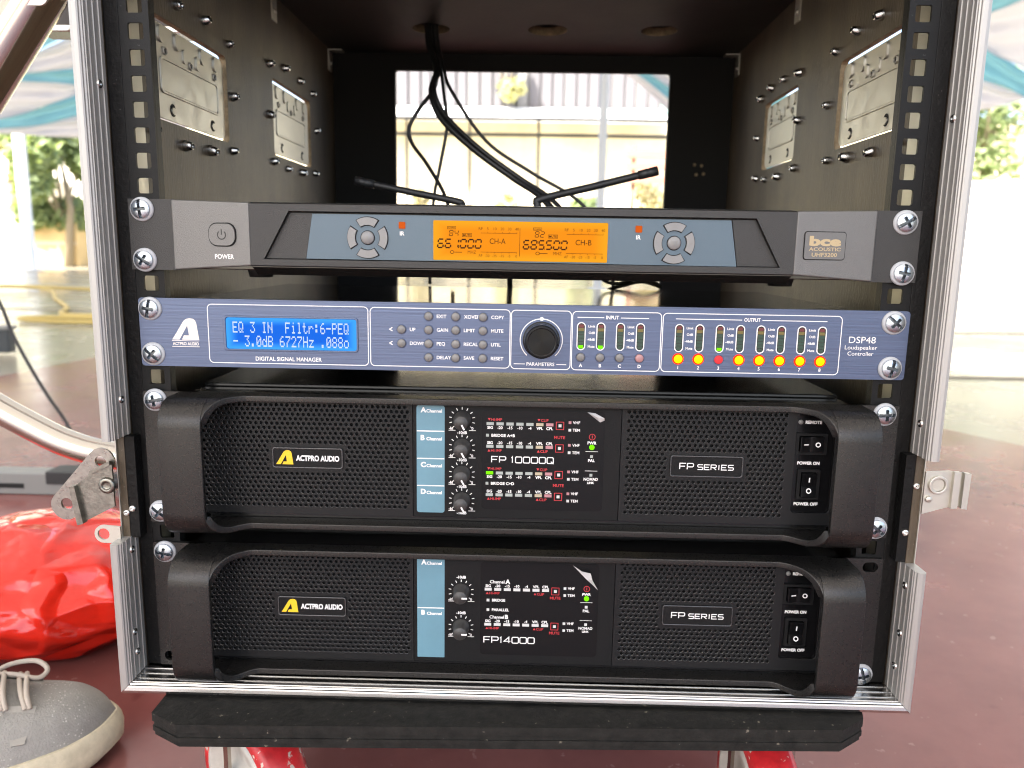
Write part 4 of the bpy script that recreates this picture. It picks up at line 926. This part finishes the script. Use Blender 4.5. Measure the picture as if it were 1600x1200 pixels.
# ------------------------------------------------------------------ red carrier bag
def make_bag():
    rnd = random.Random(21); N = 230; C = Vector((-525, 308, -492)); bm = bmesh.new()
    for i in range(N):
        z = 1-2*(i+.5)/N; t = i*2.399963+rnd.uniform(-.16, .16); r = math.sqrt(max(0, 1-z*z)); bm.verts.new(Vector((r*math.cos(t), r*math.sin(t), z)).normalized())
    res = bmesh.ops.convex_hull(bm, input=bm.verts)
    for v in bm.verts:
        d = v.co.copy(); q = d*1.6+Vector((3.1, 1.7, .4)); vd, _ = noise.voronoi(d*1.15+Vector((.3, 2.2, 1.7)))
        r = 1.02+.13*noise.noise(q)-.10*min(1, (vd[1]-vd[0])*1.3)+.10+rnd.uniform(-.035, .035)
        p = Vector((d.x*148, d.y*118, d.z*66))*r
        if d.z > 0: p.x += 18*d.z*d.z
        p += C
        if p.z < GZ+1: p.z = GZ+1+rnd.random()*.4
        v.co = p*K
    bmesh.ops.recalc_face_normals(bm, faces=bm.faces)
    cr = bm.edges.layers.float.new('crease_edge')
    for e in bm.edges:
        a = e.calc_face_angle(0); e[cr] = min(.9, max(.12, a*1.5))
    for f in bm.faces: f.smooth = True
    lo = min(v.co.z for v in bm.verts); c = Vector((C.x*K, C.y*K, lo))
    for v in bm.verts: v.co -= c
    me = bpy.data.meshes.new('plastic_bag'); bm.to_mesh(me); bm.free()
    m = mat('red_polythene', (.70, .020, .008), .14, bump=.6, bscale=11, detail=5, var=.16, vscale=16, stretch=(1, 1, 2.2)); p = m.node_tree.nodes['Principled BSDF']
    p.inputs['Subsurface Weight'].default_value = .15; p.inputs['Subsurface Radius'].default_value = (.05, .006, .004); p.inputs['Subsurface Scale'].default_value = .4
    [n for n in m.node_tree.nodes if n.type == 'BUMP'][0].inputs['Distance'].default_value = .006
    n = m.node_tree; bn = [q for q in n.nodes if q.type == 'BUMP'][0]; tc = [q for q in n.nodes if q.type == 'TEX_COORD'][0]
    dn = n.nodes.new('ShaderNodeTexNoise'); dn.inputs['Scale'].default_value = 9; dn.inputs['Detail'].default_value = 3; n.links.new(tc.outputs['Object'], dn.inputs['Vector'])
    va = n.nodes.new('ShaderNodeVectorMath'); va.operation = 'MULTIPLY_ADD'; va.inputs[1].default_value = (.09, .09, .09); n.links.new(dn.outputs['Color'], va.inputs[0]); n.links.new(tc.outputs['Object'], va.inputs[2])
    vo = n.nodes.new('ShaderNodeTexVoronoi'); vo.feature = 'DISTANCE_TO_EDGE'; vo.inputs['Scale'].default_value = 11; n.links.new(va.outputs[0], vo.inputs['Vector'])
    vr = n.nodes.new('ShaderNodeMapRange'); vr.inputs[1].default_value = 0; vr.inputs[2].default_value = .22; vr.inputs[3].default_value = 1; vr.inputs[4].default_value = 0; vr.interpolation_type = 'SMOOTHSTEP'; n.links.new(vo.outputs['Distance'], vr.inputs[0])
    b2 = n.nodes.new('ShaderNodeBump'); b2.inputs['Strength'].default_value = .9; b2.inputs['Distance'].default_value = .006; n.links.new(vr.outputs[0], b2.inputs['Height']); n.links.new(bn.outputs[0], b2.inputs['Normal']); n.links.new(b2.outputs[0], p.inputs['Normal'])
    me.materials.append(m); o = bpy.data.objects.new('plastic_bag', me); COL.objects.link(o); place(o, c, None)
    sb = o.modifiers.new('s', 'SUBSURF'); sb.levels = sb.render_levels = 3
    tag(o, 'crumpled shiny red plastic bag on the floor left of the case', 'plastic bag')
make_bag()

# ------------------------------------------------------------------ grey knit sneaker
def make_shoe():
    root = empty('sneaker', (-430, 62, GZ), 'grey knit sneaker with cream sole at the lower left beside the case', 'shoe')
    A = math.radians(26)
    def T(p):       # local: x forward (toe at 0, heel -285), y sideways, z up
        x, y, z = p; return (-340+x*math.cos(A)-y*math.sin(A), 112+x*math.sin(A)+y*math.cos(A), GZ+z)
    def half(t):    # half width along the length, t=0 toe .. 1 heel
        pts = [(0, 0), (.02, 16), (.06, 30), (.12, 41), (.22, 49), (.32, 51), (.45, 47), (.6, 40), (.75, 36), (.88, 35), (.95, 29), (.99, 16), (1, 0)]
        for (a, b), (c, d) in zip(pts, pts[1:]):
            if t <= c: k = (t-a)/(c-a); return b+(d-b)*k
        return 0
    def height(t):
        pts = [(0, 32), (.03, 44), (.08, 55), (.15, 60), (.25, 66), (.35, 75), (.5, 92), (.62, 108), (.7, 112), (.8, 104), (.92, 106), (1, 88)]
        for (a, b), (c, d) in zip(pts, pts[1:]):
            if t <= c: k = (t-a)/(c-a); return b+(d-b)*k
        return pts[-1][1]
    L = 285; TS = [0.001, .006, .012, .03, .055, .09, .13, .18, .24, .3, .37, .45, .53, .62, .7, .78, .86, .92, .96, .985, .998]
    sole = MB(); n = 28; rings = []
    for zz, ex in ((0, -3), (2, 1), (9, 4.5), (17, 5), (25, 3.5), (30, .5)):
        out = []
        lp = [(-t*L+(ex if t < .5 else -ex)*(1 if t < .04 or t > .96 else .2), half(t)+ex) for t in TS]; lp += [(x, -y) for x, y in reversed(lp)]
        rings.append([T((x, y*(1+.012*math.sin(x*.35)*(1 if 4 < zz < 28 else 0)), zz+(8*max(0, 1-abs(x)/40)**2 if zz < 8 else 3*max(0, 1-abs(x)/60)))) for x, y in lp])
    nn = len(rings[0]); sole.add([p for r in rings for p in r], [(j*nn+i, j*nn+(i+1) % nn, (j+1)*nn+(i+1) % nn, (j+1)*nn+i) for j in range(len(rings)-1) for i in range(nn)], 0, True)
    sole.add(rings[0], [tuple(range(nn))]); sole.add(rings[-1], [tuple(range(nn))])
    m = mat('cream_foam_sole', (.56, .49, .35), .7, bump=.6, bscale=220, var=.22, vscale=50); sole.build('sole', m, root)
    up = MB(); nu = 24; v = []
    for t in TS:
        hw, h = half(t), height(t)
        for k in range(nu+1):
            a = math.pi*k/nu; cx = math.cos(a); sx = math.sin(a)
            y = hw*(abs(cx)**.75)*(1 if cx > 0 else -1)*(.98); z = 22+(h-22)*sx**(.85 if t < .4 else 1.1)
            if t > .45: y *= 1-.28*sx*min(1, (t-.45)*4)
            x = -t*L
            cr = 2.8*math.sin(x*.42+cx*2)*max(0, 1-abs(t-.2)/.13)*sx if cx < .6 else 0      # flex creases
            v.append(T((x, y, z+cr)))
    up.add(v, [(j*(nu+1)+k, j*(nu+1)+k+1, (j+1)*(nu+1)+k+1, (j+1)*(nu+1)+k) for j in range(len(TS)-1) for k in range(nu)], 0, True)
    mk = mat('grey_knit', (.285, .272, .248), .85, bump=1.2, bscale=620, var=.12, vscale=60)
    nt_ = mk.node_tree; tc = nt_.nodes.new('ShaderNodeTexCoord'); vo = nt_.nodes.new('ShaderNodeTexVoronoi'); vo.inputs['Scale'].default_value = 330; nt_.links.new(tc.outputs['Object'], vo.inputs['Vector'])
    mr = nt_.nodes.new('ShaderNodeMapRange'); mr.inputs[1].default_value = .16; mr.inputs[2].default_value = .26; mr.inputs[3].default_value = .8; mr.inputs[4].default_value = 0
    nt_.links.new(vo.outputs['Distance'], mr.inputs[0]); big = nt_.nodes.new('ShaderNodeTexNoise'); big.inputs['Scale'].default_value = 26; nt_.links.new(tc.outputs['Object'], big.inputs['Vector'])
    b2 = nt_.nodes.new('ShaderNodeMapRange'); b2.inputs[1].default_value = .44; b2.inputs[2].default_value = .54; nt_.links.new(big.outputs['Fac'], b2.inputs[0])
    mu = nt_.nodes.new('ShaderNodeMath'); mu.operation = 'MULTIPLY'; nt_.links.new(mr.outputs[0], mu.inputs[0]); nt_.links.new(b2.outputs[0], mu.inputs[1])
    pb = nt_.nodes['Principled BSDF']; mx = nt_.nodes.new('ShaderNodeMix'); mx.data_type = 'RGBA'; mx.inputs[7].default_value = (.55, .53, .48, 1); nt_.links.new(pb.inputs['Base Color'].links[0].from_socket, mx.inputs[6]); nt_.links.new(mu.outputs[0], mx.inputs[0]); nt_.links.new(mx.outputs[2], pb.inputs['Base Color'])
    u = up.build('upper', mk, root); sd2 = u.modifiers.new('s', 'SUBSURF'); sd2.levels = sd2.render_levels = 2
    mf = mat('eyestay_grey', (.32, .30, .265), .75, bump=.3, bscale=500)
    def surf(t, a, off=0):       # point on the upper
        hw, h = half(t), height(t); cx, sx = math.cos(a), math.sin(a); y = hw*(abs(cx)**.75)*(1 if cx > 0 else -1)*.98; z = 22+(h-22)*max(0, sx)**(.85 if t < .4 else 1.1)
        return Vector(T((-t*L, y, z+off)))
    for k, (t0, a0) in enumerate(((.225, 2.1), (.30, 2.1), (.225, .95), (.30, .95))):
        q = MB(); s_ = 1 if a0 > 1.57 else -1
        q.add([surf(t0-.035, a0-.12*s_, 2.2), surf(t0+.045, a0-.16*s_, 2.2), surf(t0+.02, a0+.62*s_, 2.4), surf(t0-.01, a0+.62*s_, 2.4)], [(0, 1, 2, 3)])
        o = q.build('eyestay', mf, root); sm = o.modifiers.new('t', 'SOLIDIFY'); sm.thickness = .0016; sm.offset = 0
    ml = mat('beige_lace', (.44, .38, .32), .8, bump=.6, bscale=1200)
    def lace(pts):
        q = MB(); P_ = spline(pts, 8); q.tube(P_, 2.0, 8); q.build('lace', ml, root)
    for t in (.215, .27, .325, .38): lace([surf(t, 2.05, 3), surf(t+.015, 1.75, 7), surf(t+.03, 1.35, 7), surf(t+.03, 1.05, 3)]); lace([surf(t+.02, 1.05, 3), surf(t+.01, 1.4, 8.5), surf(t, 1.8, 8.5), surf(t-.01, 2.05, 3)])
    c = surf(.315, 1.4, 6)
    lace([c, c+Vector((8, 14, 2)), c+Vector((24, 22, 1)), c+Vector((36, 18, -4)), c+Vector((34, 8, -6)), c+Vector((18, 4, -1)), c+Vector((2, 2, 0))])
    lace([c, c+Vector((10, -12, 4)), c+Vector((20, -22, -6)), c+Vector((24, -30, -16))])
make_shoe()

# ------------------------------------------------------------------ chrome stand, plastic bar, leads on the left
st_ = empty('tubular_stand', (-440, 200, GZ), 'chrome tubular stand frame with dark crossboard at the left edge beside the case', 'stand')
mb = MB(); mb.tube(spline([(-520, 190, -60), (-545, 191, -110), (-552, 192, -160), (-535, 192, -225), (-490, 190, -262), (-437, 190, -293), (-403, 190, -308), (-371, 195, -317), (-318, 215, -332), (-288, 260, -380), (-280, 300, -460), (-280, 310, GZ+2)], 10), 12.5, 20); mb.build('tube', M_CHROME, st_)
mb = MB(); mb.tube([(-330, 190, 176), (-403, 190, 77), (-460, 190, 0), (-525, 190, -88)], 20, 24); mb.build('upright', M_CHROME, st_)
M_BRN = mat('dark_brown_board', (.045, .034, .028), .5, var=.2, vscale=30)
mb = MB(); mb.box(-440, -300, 240, 262, 66, 92); cb = mb.build('crossboard', M_BRN, st_, bevel=1)
mb = MB(); mb.box(-440, -300, 236, 266, 60, 65.8); mb.build('edge_trim', M_CHROME, st_, bevel=1)
mb = MB(); mb.plate(cap2(14, 8, 8), [circ(6, 0, 3, 12)], -2, 0); mb.v = [(-399+v[0]*.9, 174+v[1], 71+v[2]) for v in mb.v]; mb.lathe([(3, 0), (2.4, 2), (0, 2.4)], (-399+6, 172, 71), (0, -1, 0), 12); mb.build('clamp', M_STEEL, st_, bevel=.5)
bar_ = empty('plastic_bar', (-900, 780, GZ), 'grey plastic bar with black plug end lying on the floor at left', 'power strip')
mb = MB(); mb.box(-1250, -742, 760, 800, GZ+.5, GZ+38); mb.build('body', M_GREYPL, bar_, bevel=2)
mb = MB(); mb.box(-805, -738, 757, 803, GZ+20, GZ+42); mb.box(-738, -728, 762, 798, GZ+2, GZ+44); mb.lathe([(15, 0), (13, 45), (9, 60), (5, 90)], (-728, 780, GZ+22), (1, 0, 0), 14); mb.build('end_plug', M_RUB, bar_, bevel=1.5)
mb = MB(); mb.box(-900, -845, 758.5, 760, GZ+12, GZ+20); mb.build('slot', M_DARK, bar_)
cable([(-1040, 850, -10), (-975, 850, -129), (-936, 850, -194), (-915, 850, -238), (-900, 850, -286), (-870, 845, -345), (-841, 840, -393), (-812, 835, -434), (-785, 830, -480), (-745, 830, -525), (-690, 840, GZ+4), (-600, 860, GZ+4)], 3.0, 'thin black lead coming down from the left to the plastic bar', group='leads on the floor at left')
cable([(-640, 790, GZ+8), (-600, 800, GZ+6), (-400, 900, GZ+5), (-200, 1000, GZ+5)], 5, 'black lead running from the plug end behind the case', group='leads on the floor at left')
bx = empty('equipment_box', (-3000, 2900, GZ), 'small dark equipment box standing on the pale floor at the left edge', 'box')
mb = MB(); mb.box(-2400, -1993, 2430, 2475, GZ, GZ+88); mb.build('body', mat('dark_box', (.03, .035, .04), .5), bx, bevel=6)
mb = MB(); mb.box(-2408, -1987, 2422, 2483, GZ+88.5, GZ+104); mb.build('lid', M_GREYPL, bx, bevel=5)
M_YC = mat('yellow_cable', (.50, .37, .11), .6)
cable([(-6600, 5900, GZ+10), (-5200, 6000, GZ+14), (-4600, 6120, GZ+40), (-4100, 6050, GZ+30), (-3500, 5200, GZ+10), (-3000, 4500, GZ+8), (-2720, 3990, GZ+8), (-2400, 3950, GZ+8), (-1800, 4200, GZ+8)], 13, 'long yellow hose lying across the pale floor at left', m=M_YC, group='yellow hoses', cat='hose')
cable([(-7200, 6000, GZ+14), (-5600, 6080, GZ+18), (-4700, 6400, GZ+30), (-3900, 6300, GZ+20), (-3300, 6200, GZ+10)], 14, 'yellow hose coiled farther back on the pale floor', m=M_YC, group='yellow hoses', cat='hose')
cable([(-1800, 3620, GZ+8), (-2400, 3560, GZ+8), (-2740, 3640, GZ+10), (-2720, 3760, GZ+10), (-2300, 3800, GZ+8), (-1700, 3820, GZ+8)], 11, 'hooked end of yellow hose nearest on the pale floor', m=M_YC, group='yellow hoses', cat='hose')
bx = empty('cardboard_box', (-8690, 13700, GZ), 'pale cardboard carton on the ground far behind the left edge of the case', 'box')
M_CARD = mat('cardboard', (.62, .45, .22), .8, var=.08, vscale=3); M_TAPE = mat('packing_tape', (.68, .55, .36), .4)
mb = MB(); mb.box(-9000, -8150, 13500, 14200, GZ, GZ+760); mb.build('carton', M_CARD, bx, bevel=8)
mb = MB(); mb.box(-9002, -8148, 13494, 13499, GZ+380, GZ+440); mb.build('tape', M_TAPE, bx)

# ------------------------------------------------------------------ tent: canopy, poles, drapes
M_CLOTHW = mat('white_drape', (.62, .585, .59), .8); M_CLOTHB = mat('blue_drape', (.22, .46, .52), .8)
for m_ in (M_CLOTHW, M_CLOTHB):
    n = m_.node_tree; p = n.nodes['Principled BSDF']; tr = n.nodes.new('ShaderNodeBsdfTranslucent'); tr.inputs[0].default_value = p.inputs['Base Color'].default_value
    ad = n.nodes.new('ShaderNodeMixShader'); ad.inputs[0].default_value = .45; n.links.new(p.outputs[0], ad.inputs[1]); n.links.new(tr.outputs[0], ad.inputs[2]); n.links.new(ad.outputs[0], n.nodes['Material Output'].inputs[0])
M_ROOF = mat('tent_roof', (.62, .62, .63), .8)
n = M_ROOF.node_tree; p = n.nodes['Principled BSDF']; tr = n.nodes.new('ShaderNodeBsdfTranslucent'); tr.inputs[0].default_value = (.7, .7, .72, 1); ad = n.nodes.new('ShaderNodeMixShader'); ad.inputs[0].default_value = .16; n.links.new(p.outputs[0], ad.inputs[1]); n.links.new(tr.outputs[0], ad.inputs[2]); n.links.new(ad.outputs[0], n.nodes['Material Output'].inputs[0])
tent = empty('event_tent', (0, 2, GZ*K), 'white tent roof spanning over the yard above the case', 'tent', scale=1)
mb = MB(); mb.add([(-11, -5, 3.0), (6.6, -5, 3.0), (6.6, 2, 4.4), (-11, 2, 4.4), (6.6, 9.4, 3.0), (-11, 9.4, 3.0)], [(0, 1, 2, 3), (3, 2, 4, 5)]); mb.build('roof', M_ROOF, tent, scale=1)  # unseen roof, drawn in at the right to let more side light through
M_POLE = mat('painted_white_pole', (.80, .80, .78), .4); M_GPOLE = mat('galvanised_pole', (.52, .54, .56), .45, .4)
def pole(x, y, z1, r, label, m, name='tent_pole', z0=GZ*K):
    mb = MB(); mb.lathe([(r*2.2, 0), (r*2.2, .02), (r, .03), (r, z1-z0)], (x, y, z0), (0, 0, 1), 16); mb.build(name, m, None, label=label, cat='pole', scale=1, abase=True)
pole(-7.55, 11.2, 3.0, .085, 'white tent pole standing far behind the left edge of the case', M_POLE)
pole(.80, 8.2, 3.0, .047, 'grey metal pole seen through the case opening', M_GPOLE)
def band(xs, up, lo, y, m, parent, x0, x1, n=44, rows=14, pleat=.045):
    """one gathered band of cloth between an upper and a lower edge, each edge a curve through three points"""
    def q(c, x):
        t = (x-xs[1])/(xs[2]-xs[0])*2; a = (c[0]+c[2])/2-c[1]; b = (c[2]-c[0])/2; k = max(-2.2, min(2.2, t)); return c[1]+b*t+a*(k*k+2*k*(t-k))
    v = []
    for j in range(rows+1):
        for i in range(n+1):
            x = x0+(x1-x0)*i/n; k = j/rows; zu = q(up, x)+.03; zl = min(q(lo, x), zu-.02); w = abs(zu-zl)
            v.append((x, y+min(pleat, w*.12)*math.sin(k*(6+w*14)+1.3*math.sin(x*1.7))+.015*math.sin(x*9+k*5), zu+(zl-zu)*k))
    mb = MB(); mb.add(v, [(j*(n+1)+i, j*(n+1)+i+1, (j+1)*(n+1)+i+1, (j+1)*(n+1)+i) for j in range(rows) for i in range(n)], 0, True); return mb.build('fabric_band', m, parent, scale=1, fixn=False)
def drapes(loc, label, xs, edges, x0, x1, y, first):
    d = empty('tent_drape', loc, label, 'drape', 'tent drapes', scale=1)
    for k in range(len(edges)-1): band(xs, edges[k], edges[k+1], y+.05*k, M_CLOTHB if (k+first) % 2 == 0 else M_CLOTHW, d, x0, x1)
drapes((-6, 9.2, 2), 'blue and white gathered tent drapes above the left edge of the case', (-6.35, -5.9, -5.4), [(2.75, 2.85, 3.05), (1.90, 2.05, 2.25), (1.86, 1.86, 1.90), (1.78, 1.77, 1.74), (1.36, 1.48, 1.66), (1.24, 1.30, 1.42), (1.18, 1.16, 1.14)], -8.2, -4.2, 9.0, 0)
drapes((6, 9.2, 2), 'blue and white gathered tent drapes above the right edge of the case', (5.17, 5.45, 5.75), [(3.2, 3.3, 3.4), (2.62, 2.72, 2.86), (2.30, 2.18, 2.02), (1.95, 1.87, 1.78), (1.57, 1.62, 1.70)], 4.5, 8.4, 9.0, 0)
drapes((1.6, 9.8, 2), 'blue and white tent drape in the upper right of the case opening', (1.2, 1.5, 1.8), [(2.6, 2.5, 2.4), (2.32, 2.2, 2.04), (2.22, 2.06, 1.88), (2.16, 1.97, 1.75), (2.08, 1.87, 1.60)], 1.02, 3.2, 9.6, 0)

# ------------------------------------------------------------------ yard beyond the tent
M_BANK = mat('dry_bank', (.46, .41, .255), .9, bump=1, bscale=3, var=.7, vscale=.9)
mb = MB(); nx, ny = 60, 26; v = []
for j in range(ny+1):
    for i in range(nx+1):
        x = -40+80*i/nx; y = 17+26*j/ny; h = (j/ny)**1.3*7.5-.1; v.append((x, y, GZ*K+h+.35*noise.noise(Vector((x*.5, y*.5, 0)))*min(1, j/4)))
mb.add(v, [(j*(nx+1)+i, j*(nx+1)+i+1, (j+1)*(nx+1)+i+1, (j+1)*(nx+1)+i) for j in range(ny) for i in range(nx)], 0, True); mb.build('hillside', M_BANK, None, kind='structure', scale=1)
M_CONC = mat('pale_concrete', (.62, .58, .50), .8, var=.12, vscale=1.5)
tw = empty('terrace_wall', (9, 14, GZ*K), 'pale stepped stone terrace beyond the right edge of the case', 'wall', scale=1)
for k in range(7):
    mb = MB(); mb.box(5.2, 16, 13.2+.55*k, 13.2+.55*k+.56, GZ*K, GZ*K+.30*(k+1)-.012*k); mb.build('step', M_CONC, tw, scale=1)
M_RAILM = mat('weathered_rail', (.12, .115, .10), .5, .3)
rl = empty('railing', (-.5, 9.6, 1.0), 'grey metal railing crossing the view through the case opening', 'railing', scale=1)
for z in (1.30, 1.49):
    mb = MB(); mb.tube([(-3.2, 9.6, z), (.8, 9.6, z+.01), (3.2, 9.6, z)], .024, 8); mb.build('rail', M_RAILM, rl, scale=1)
for x in (-2.4, -1.55, -.75, .12, .95, 1.8, 2.6):
    mb = MB(); mb.tube([(x, 9.62, GZ*K), (x, 9.62, 1.5)], .018, 6); mb.build('post', M_RAILM, rl, scale=1)
bl_ = empty('clad_building', (0, 21, GZ*K), 'pale building with vertical cladding strips behind the railing', 'building', scale=1)
M_CLAD = mat('cladding_pale', (.20, .195, .20), .7); M_CLAD2 = mat('cladding_grey', (.105, .10, .11), .7); M_TURQ = mat('turquoise_sheet', (.35, .65, .58), .6)
mb = MB(); mb.box(-6, 6, 20.5, 25, 3.3, 8); mb.build('wall', M_CLAD, bl_, scale=1)
mb = MB(); mb.box(-6, 6, 20.45, 25, 1.0, 3.29); mb.build('plinth', mat('cream_render', (.66, .60, .46), .8, var=.2, vscale=1.2), bl_, scale=1)
for k in range(38):
    x = -5.9+.31*k; mb = MB(); mb.box(x, x+.2+.06*random.random(), 20.38, 20.49, 3.42+.05*random.random(), 7.5); mb.build('cladding_strip', random.choice((M_CLAD2, M_CLAD2, M_CLAD, M_TURQ if k % 9 == 3 else M_CLAD2)), bl_, scale=1)
mb = MB(); mb.add([(-6, 19.3, 3.12), (3.4, 19.3, 3.12), (3.4, 20.3, 3.5), (-6, 20.3, 3.5), (-6, 19.3, 3.0), (3.4, 19.3, 3.0), (3.4, 20.3, 3.4), (-6, 20.3, 3.4)], [(0, 1, 2, 3), (7, 6, 5, 4), (0, 4, 5, 1), (1, 5, 6, 2), (2, 6, 7, 3), (3, 7, 4, 0)]); mb.build('awning', mat('white_awning', (.85, .85, .84), .6), bl_, scale=1)
ho = empty('yard_house', (-12, 16, GZ*K), 'pale house with small windows behind the white pole at left', 'building', scale=1)
mb = MB(); mb.box(-17, -10.2, 17.5, 22, GZ*K, 2.9); mb.build('wall', mat('pale_render', (.78, .75, .66), .8), ho, scale=1)
for x, z in ((-13.9, .75), (-12.6, .75), (-11.3, .75), (-11.3, 1.9)):
    mb = MB(); mb.box(x, x+.75, 17.42, 17.6, z, z+.5); wd = mb.build('window', mat('dark_pane', (.26, .23, .18), .3), ho, scale=1)
    mb = MB(); mb.box(x-.06, x+.81, 17.38, 17.44, z-.08, z-.005); mb.build('sill', M_CONC, wd, scale=1)
mb = MB(); mb.box(-17.4, -9.9, 17.1, 22.4, 2.91, 3.05); mb.build('roof', M_CONC, ho, scale=1)
fn = empty('red_barrier', (2.0, 11, 0), 'faded red barrier at the right of the case opening', 'barrier', scale=1)
M_RB = mat('faded_red_paint', (.50, .22, .16), .6)
for z in (.86, 1.05, 1.22):
    mb = MB(); mb.box(1.42, 2.6, 11, 11.05, z, z+.09); mb.build('board', M_RB, fn, scale=1)
for x in (1.5, 2.0, 2.5):
    mb = MB(); mb.box(x, x+.05, 11.06, 11.11, GZ*K, 1.4); mb.build('post', M_RB, fn, scale=1)
def leaf_mat(name, c):
    m = mat(name, c, .6, var=.25, vscale=3); n = m.node_tree; p = n.nodes['Principled BSDF']; t = n.nodes.new('ShaderNodeBsdfTranslucent'); t.inputs[0].default_value = (c[0]*1.6, c[1]*1.6, c[2]*.8, 1)
    a = n.nodes.new('ShaderNodeMixShader'); a.inputs[0].default_value = .35; n.links.new(p.outputs[0], a.inputs[1]); n.links.new(t.outputs[0], a.inputs[2]); n.links.new(a.outputs[0], n.nodes['Material Output'].inputs[0]); return m
LM = [leaf_mat('leaf_green', (.24, .30, .15)), leaf_mat('leaf_yellow', (.38, .37, .22)), leaf_mat('leaf_olive', (.36, .32, .20))]
M_BARK = mat('bark', (.26, .21, .14), .9)
def tree(x, y, z0, h, r, label, m, n=1400, cat='tree', name='leafy_tree', leaf=.11):
    root = empty(name, (x, y, z0), label, cat, 'trees and shrubs beyond the tent', scale=1)
    rnd = random.Random(int(x*97+y*31)); mb = MB()
    if z0 < 3: mb.tube([(x, y, z0-.2), (x+.05*h, y, z0+h*.35), (x, y, z0+h*.75)], [.05*r+.03, .04*r+.02, .01], 8)
    cl = []
    for k in range(9):
        a = rnd.uniform(0, 6.28); q = Vector((x+r*.62*math.cos(a)*rnd.random()**.5, y+r*.62*math.sin(a)*rnd.random()**.5, z0+h*rnd.uniform(.18, .95))); cl.append((q, r*rnd.uniform(.28, .5)))
        mb.tube([(x, y, z0+h*(.3 if z0 < 3 else .05)), q], [.03*r, .008], 5)
    mb.build('trunk', M_BARK, root, scale=1)
    mb = MB()
    for k in range(n):
        c, cr = rnd.choice(cl); d = Vector((rnd.gauss(0, 1), rnd.gauss(0, 1), rnd.gauss(0, 1))).normalized()*cr*rnd.random()**.4; p = c+d
        u = Vector((rnd.gauss(0, 1), rnd.gauss(0, 1), rnd.gauss(0, 1))).normalized(); w_ = u.orthogonal().normalized(); s_ = leaf*rnd.uniform(.6, 1.4)
        mb.add([p-u*s_, p+w_*s_*.45, p+u*s_, p-w_*s_*.45], [(0, 1, 2, 3)])
    mb.build('crown', m, root, scale=1, fixn=False)
tree(-8.3, 13.4, GZ*K, 2.9, 1.0, 'bright green tree just left of the case edge behind the carton', LM[0], 4200)
tree(-10.2, 15.0, 1.2, 2.2, 1.6, 'yellow green tree top beside the white pole at left', LM[1], 1400)
tree(10.2, 17.6, 1.3, 2.7, 1.7, 'dark green tree nearest the case edge above the terrace at right', LM[0], 2600)
tree(12.2, 17.9, 1.2, 2.6, 1.5, 'yellow shrub on the stone terrace at far right', LM[1], 2000)
for k, (x, y, z, h, r, mi, lb) in enumerate(((-1.9, 14, GZ*K, 1.55, .6, 2, 'olive shrub below the railing left in the opening'), (-.5, 15, -.2, 1.1, .6, 1, 'yellow shrub below the railing amid the opening'), (1.05, 13, GZ*K, 1.35, .45, 0, 'green shrub beside the grey pole in the opening'), (-.55, 19.8, 3.45, 1.7, .6, 1, 'light green leafy branch above the awning in the opening'), (2.6, 15, .1, 1.2, .7, 2, 'olive shrub behind the red barrier'))): tree(x, y, z, h, r, lb, LM[mi], 1300, 'shrub', 'shrub', .075)
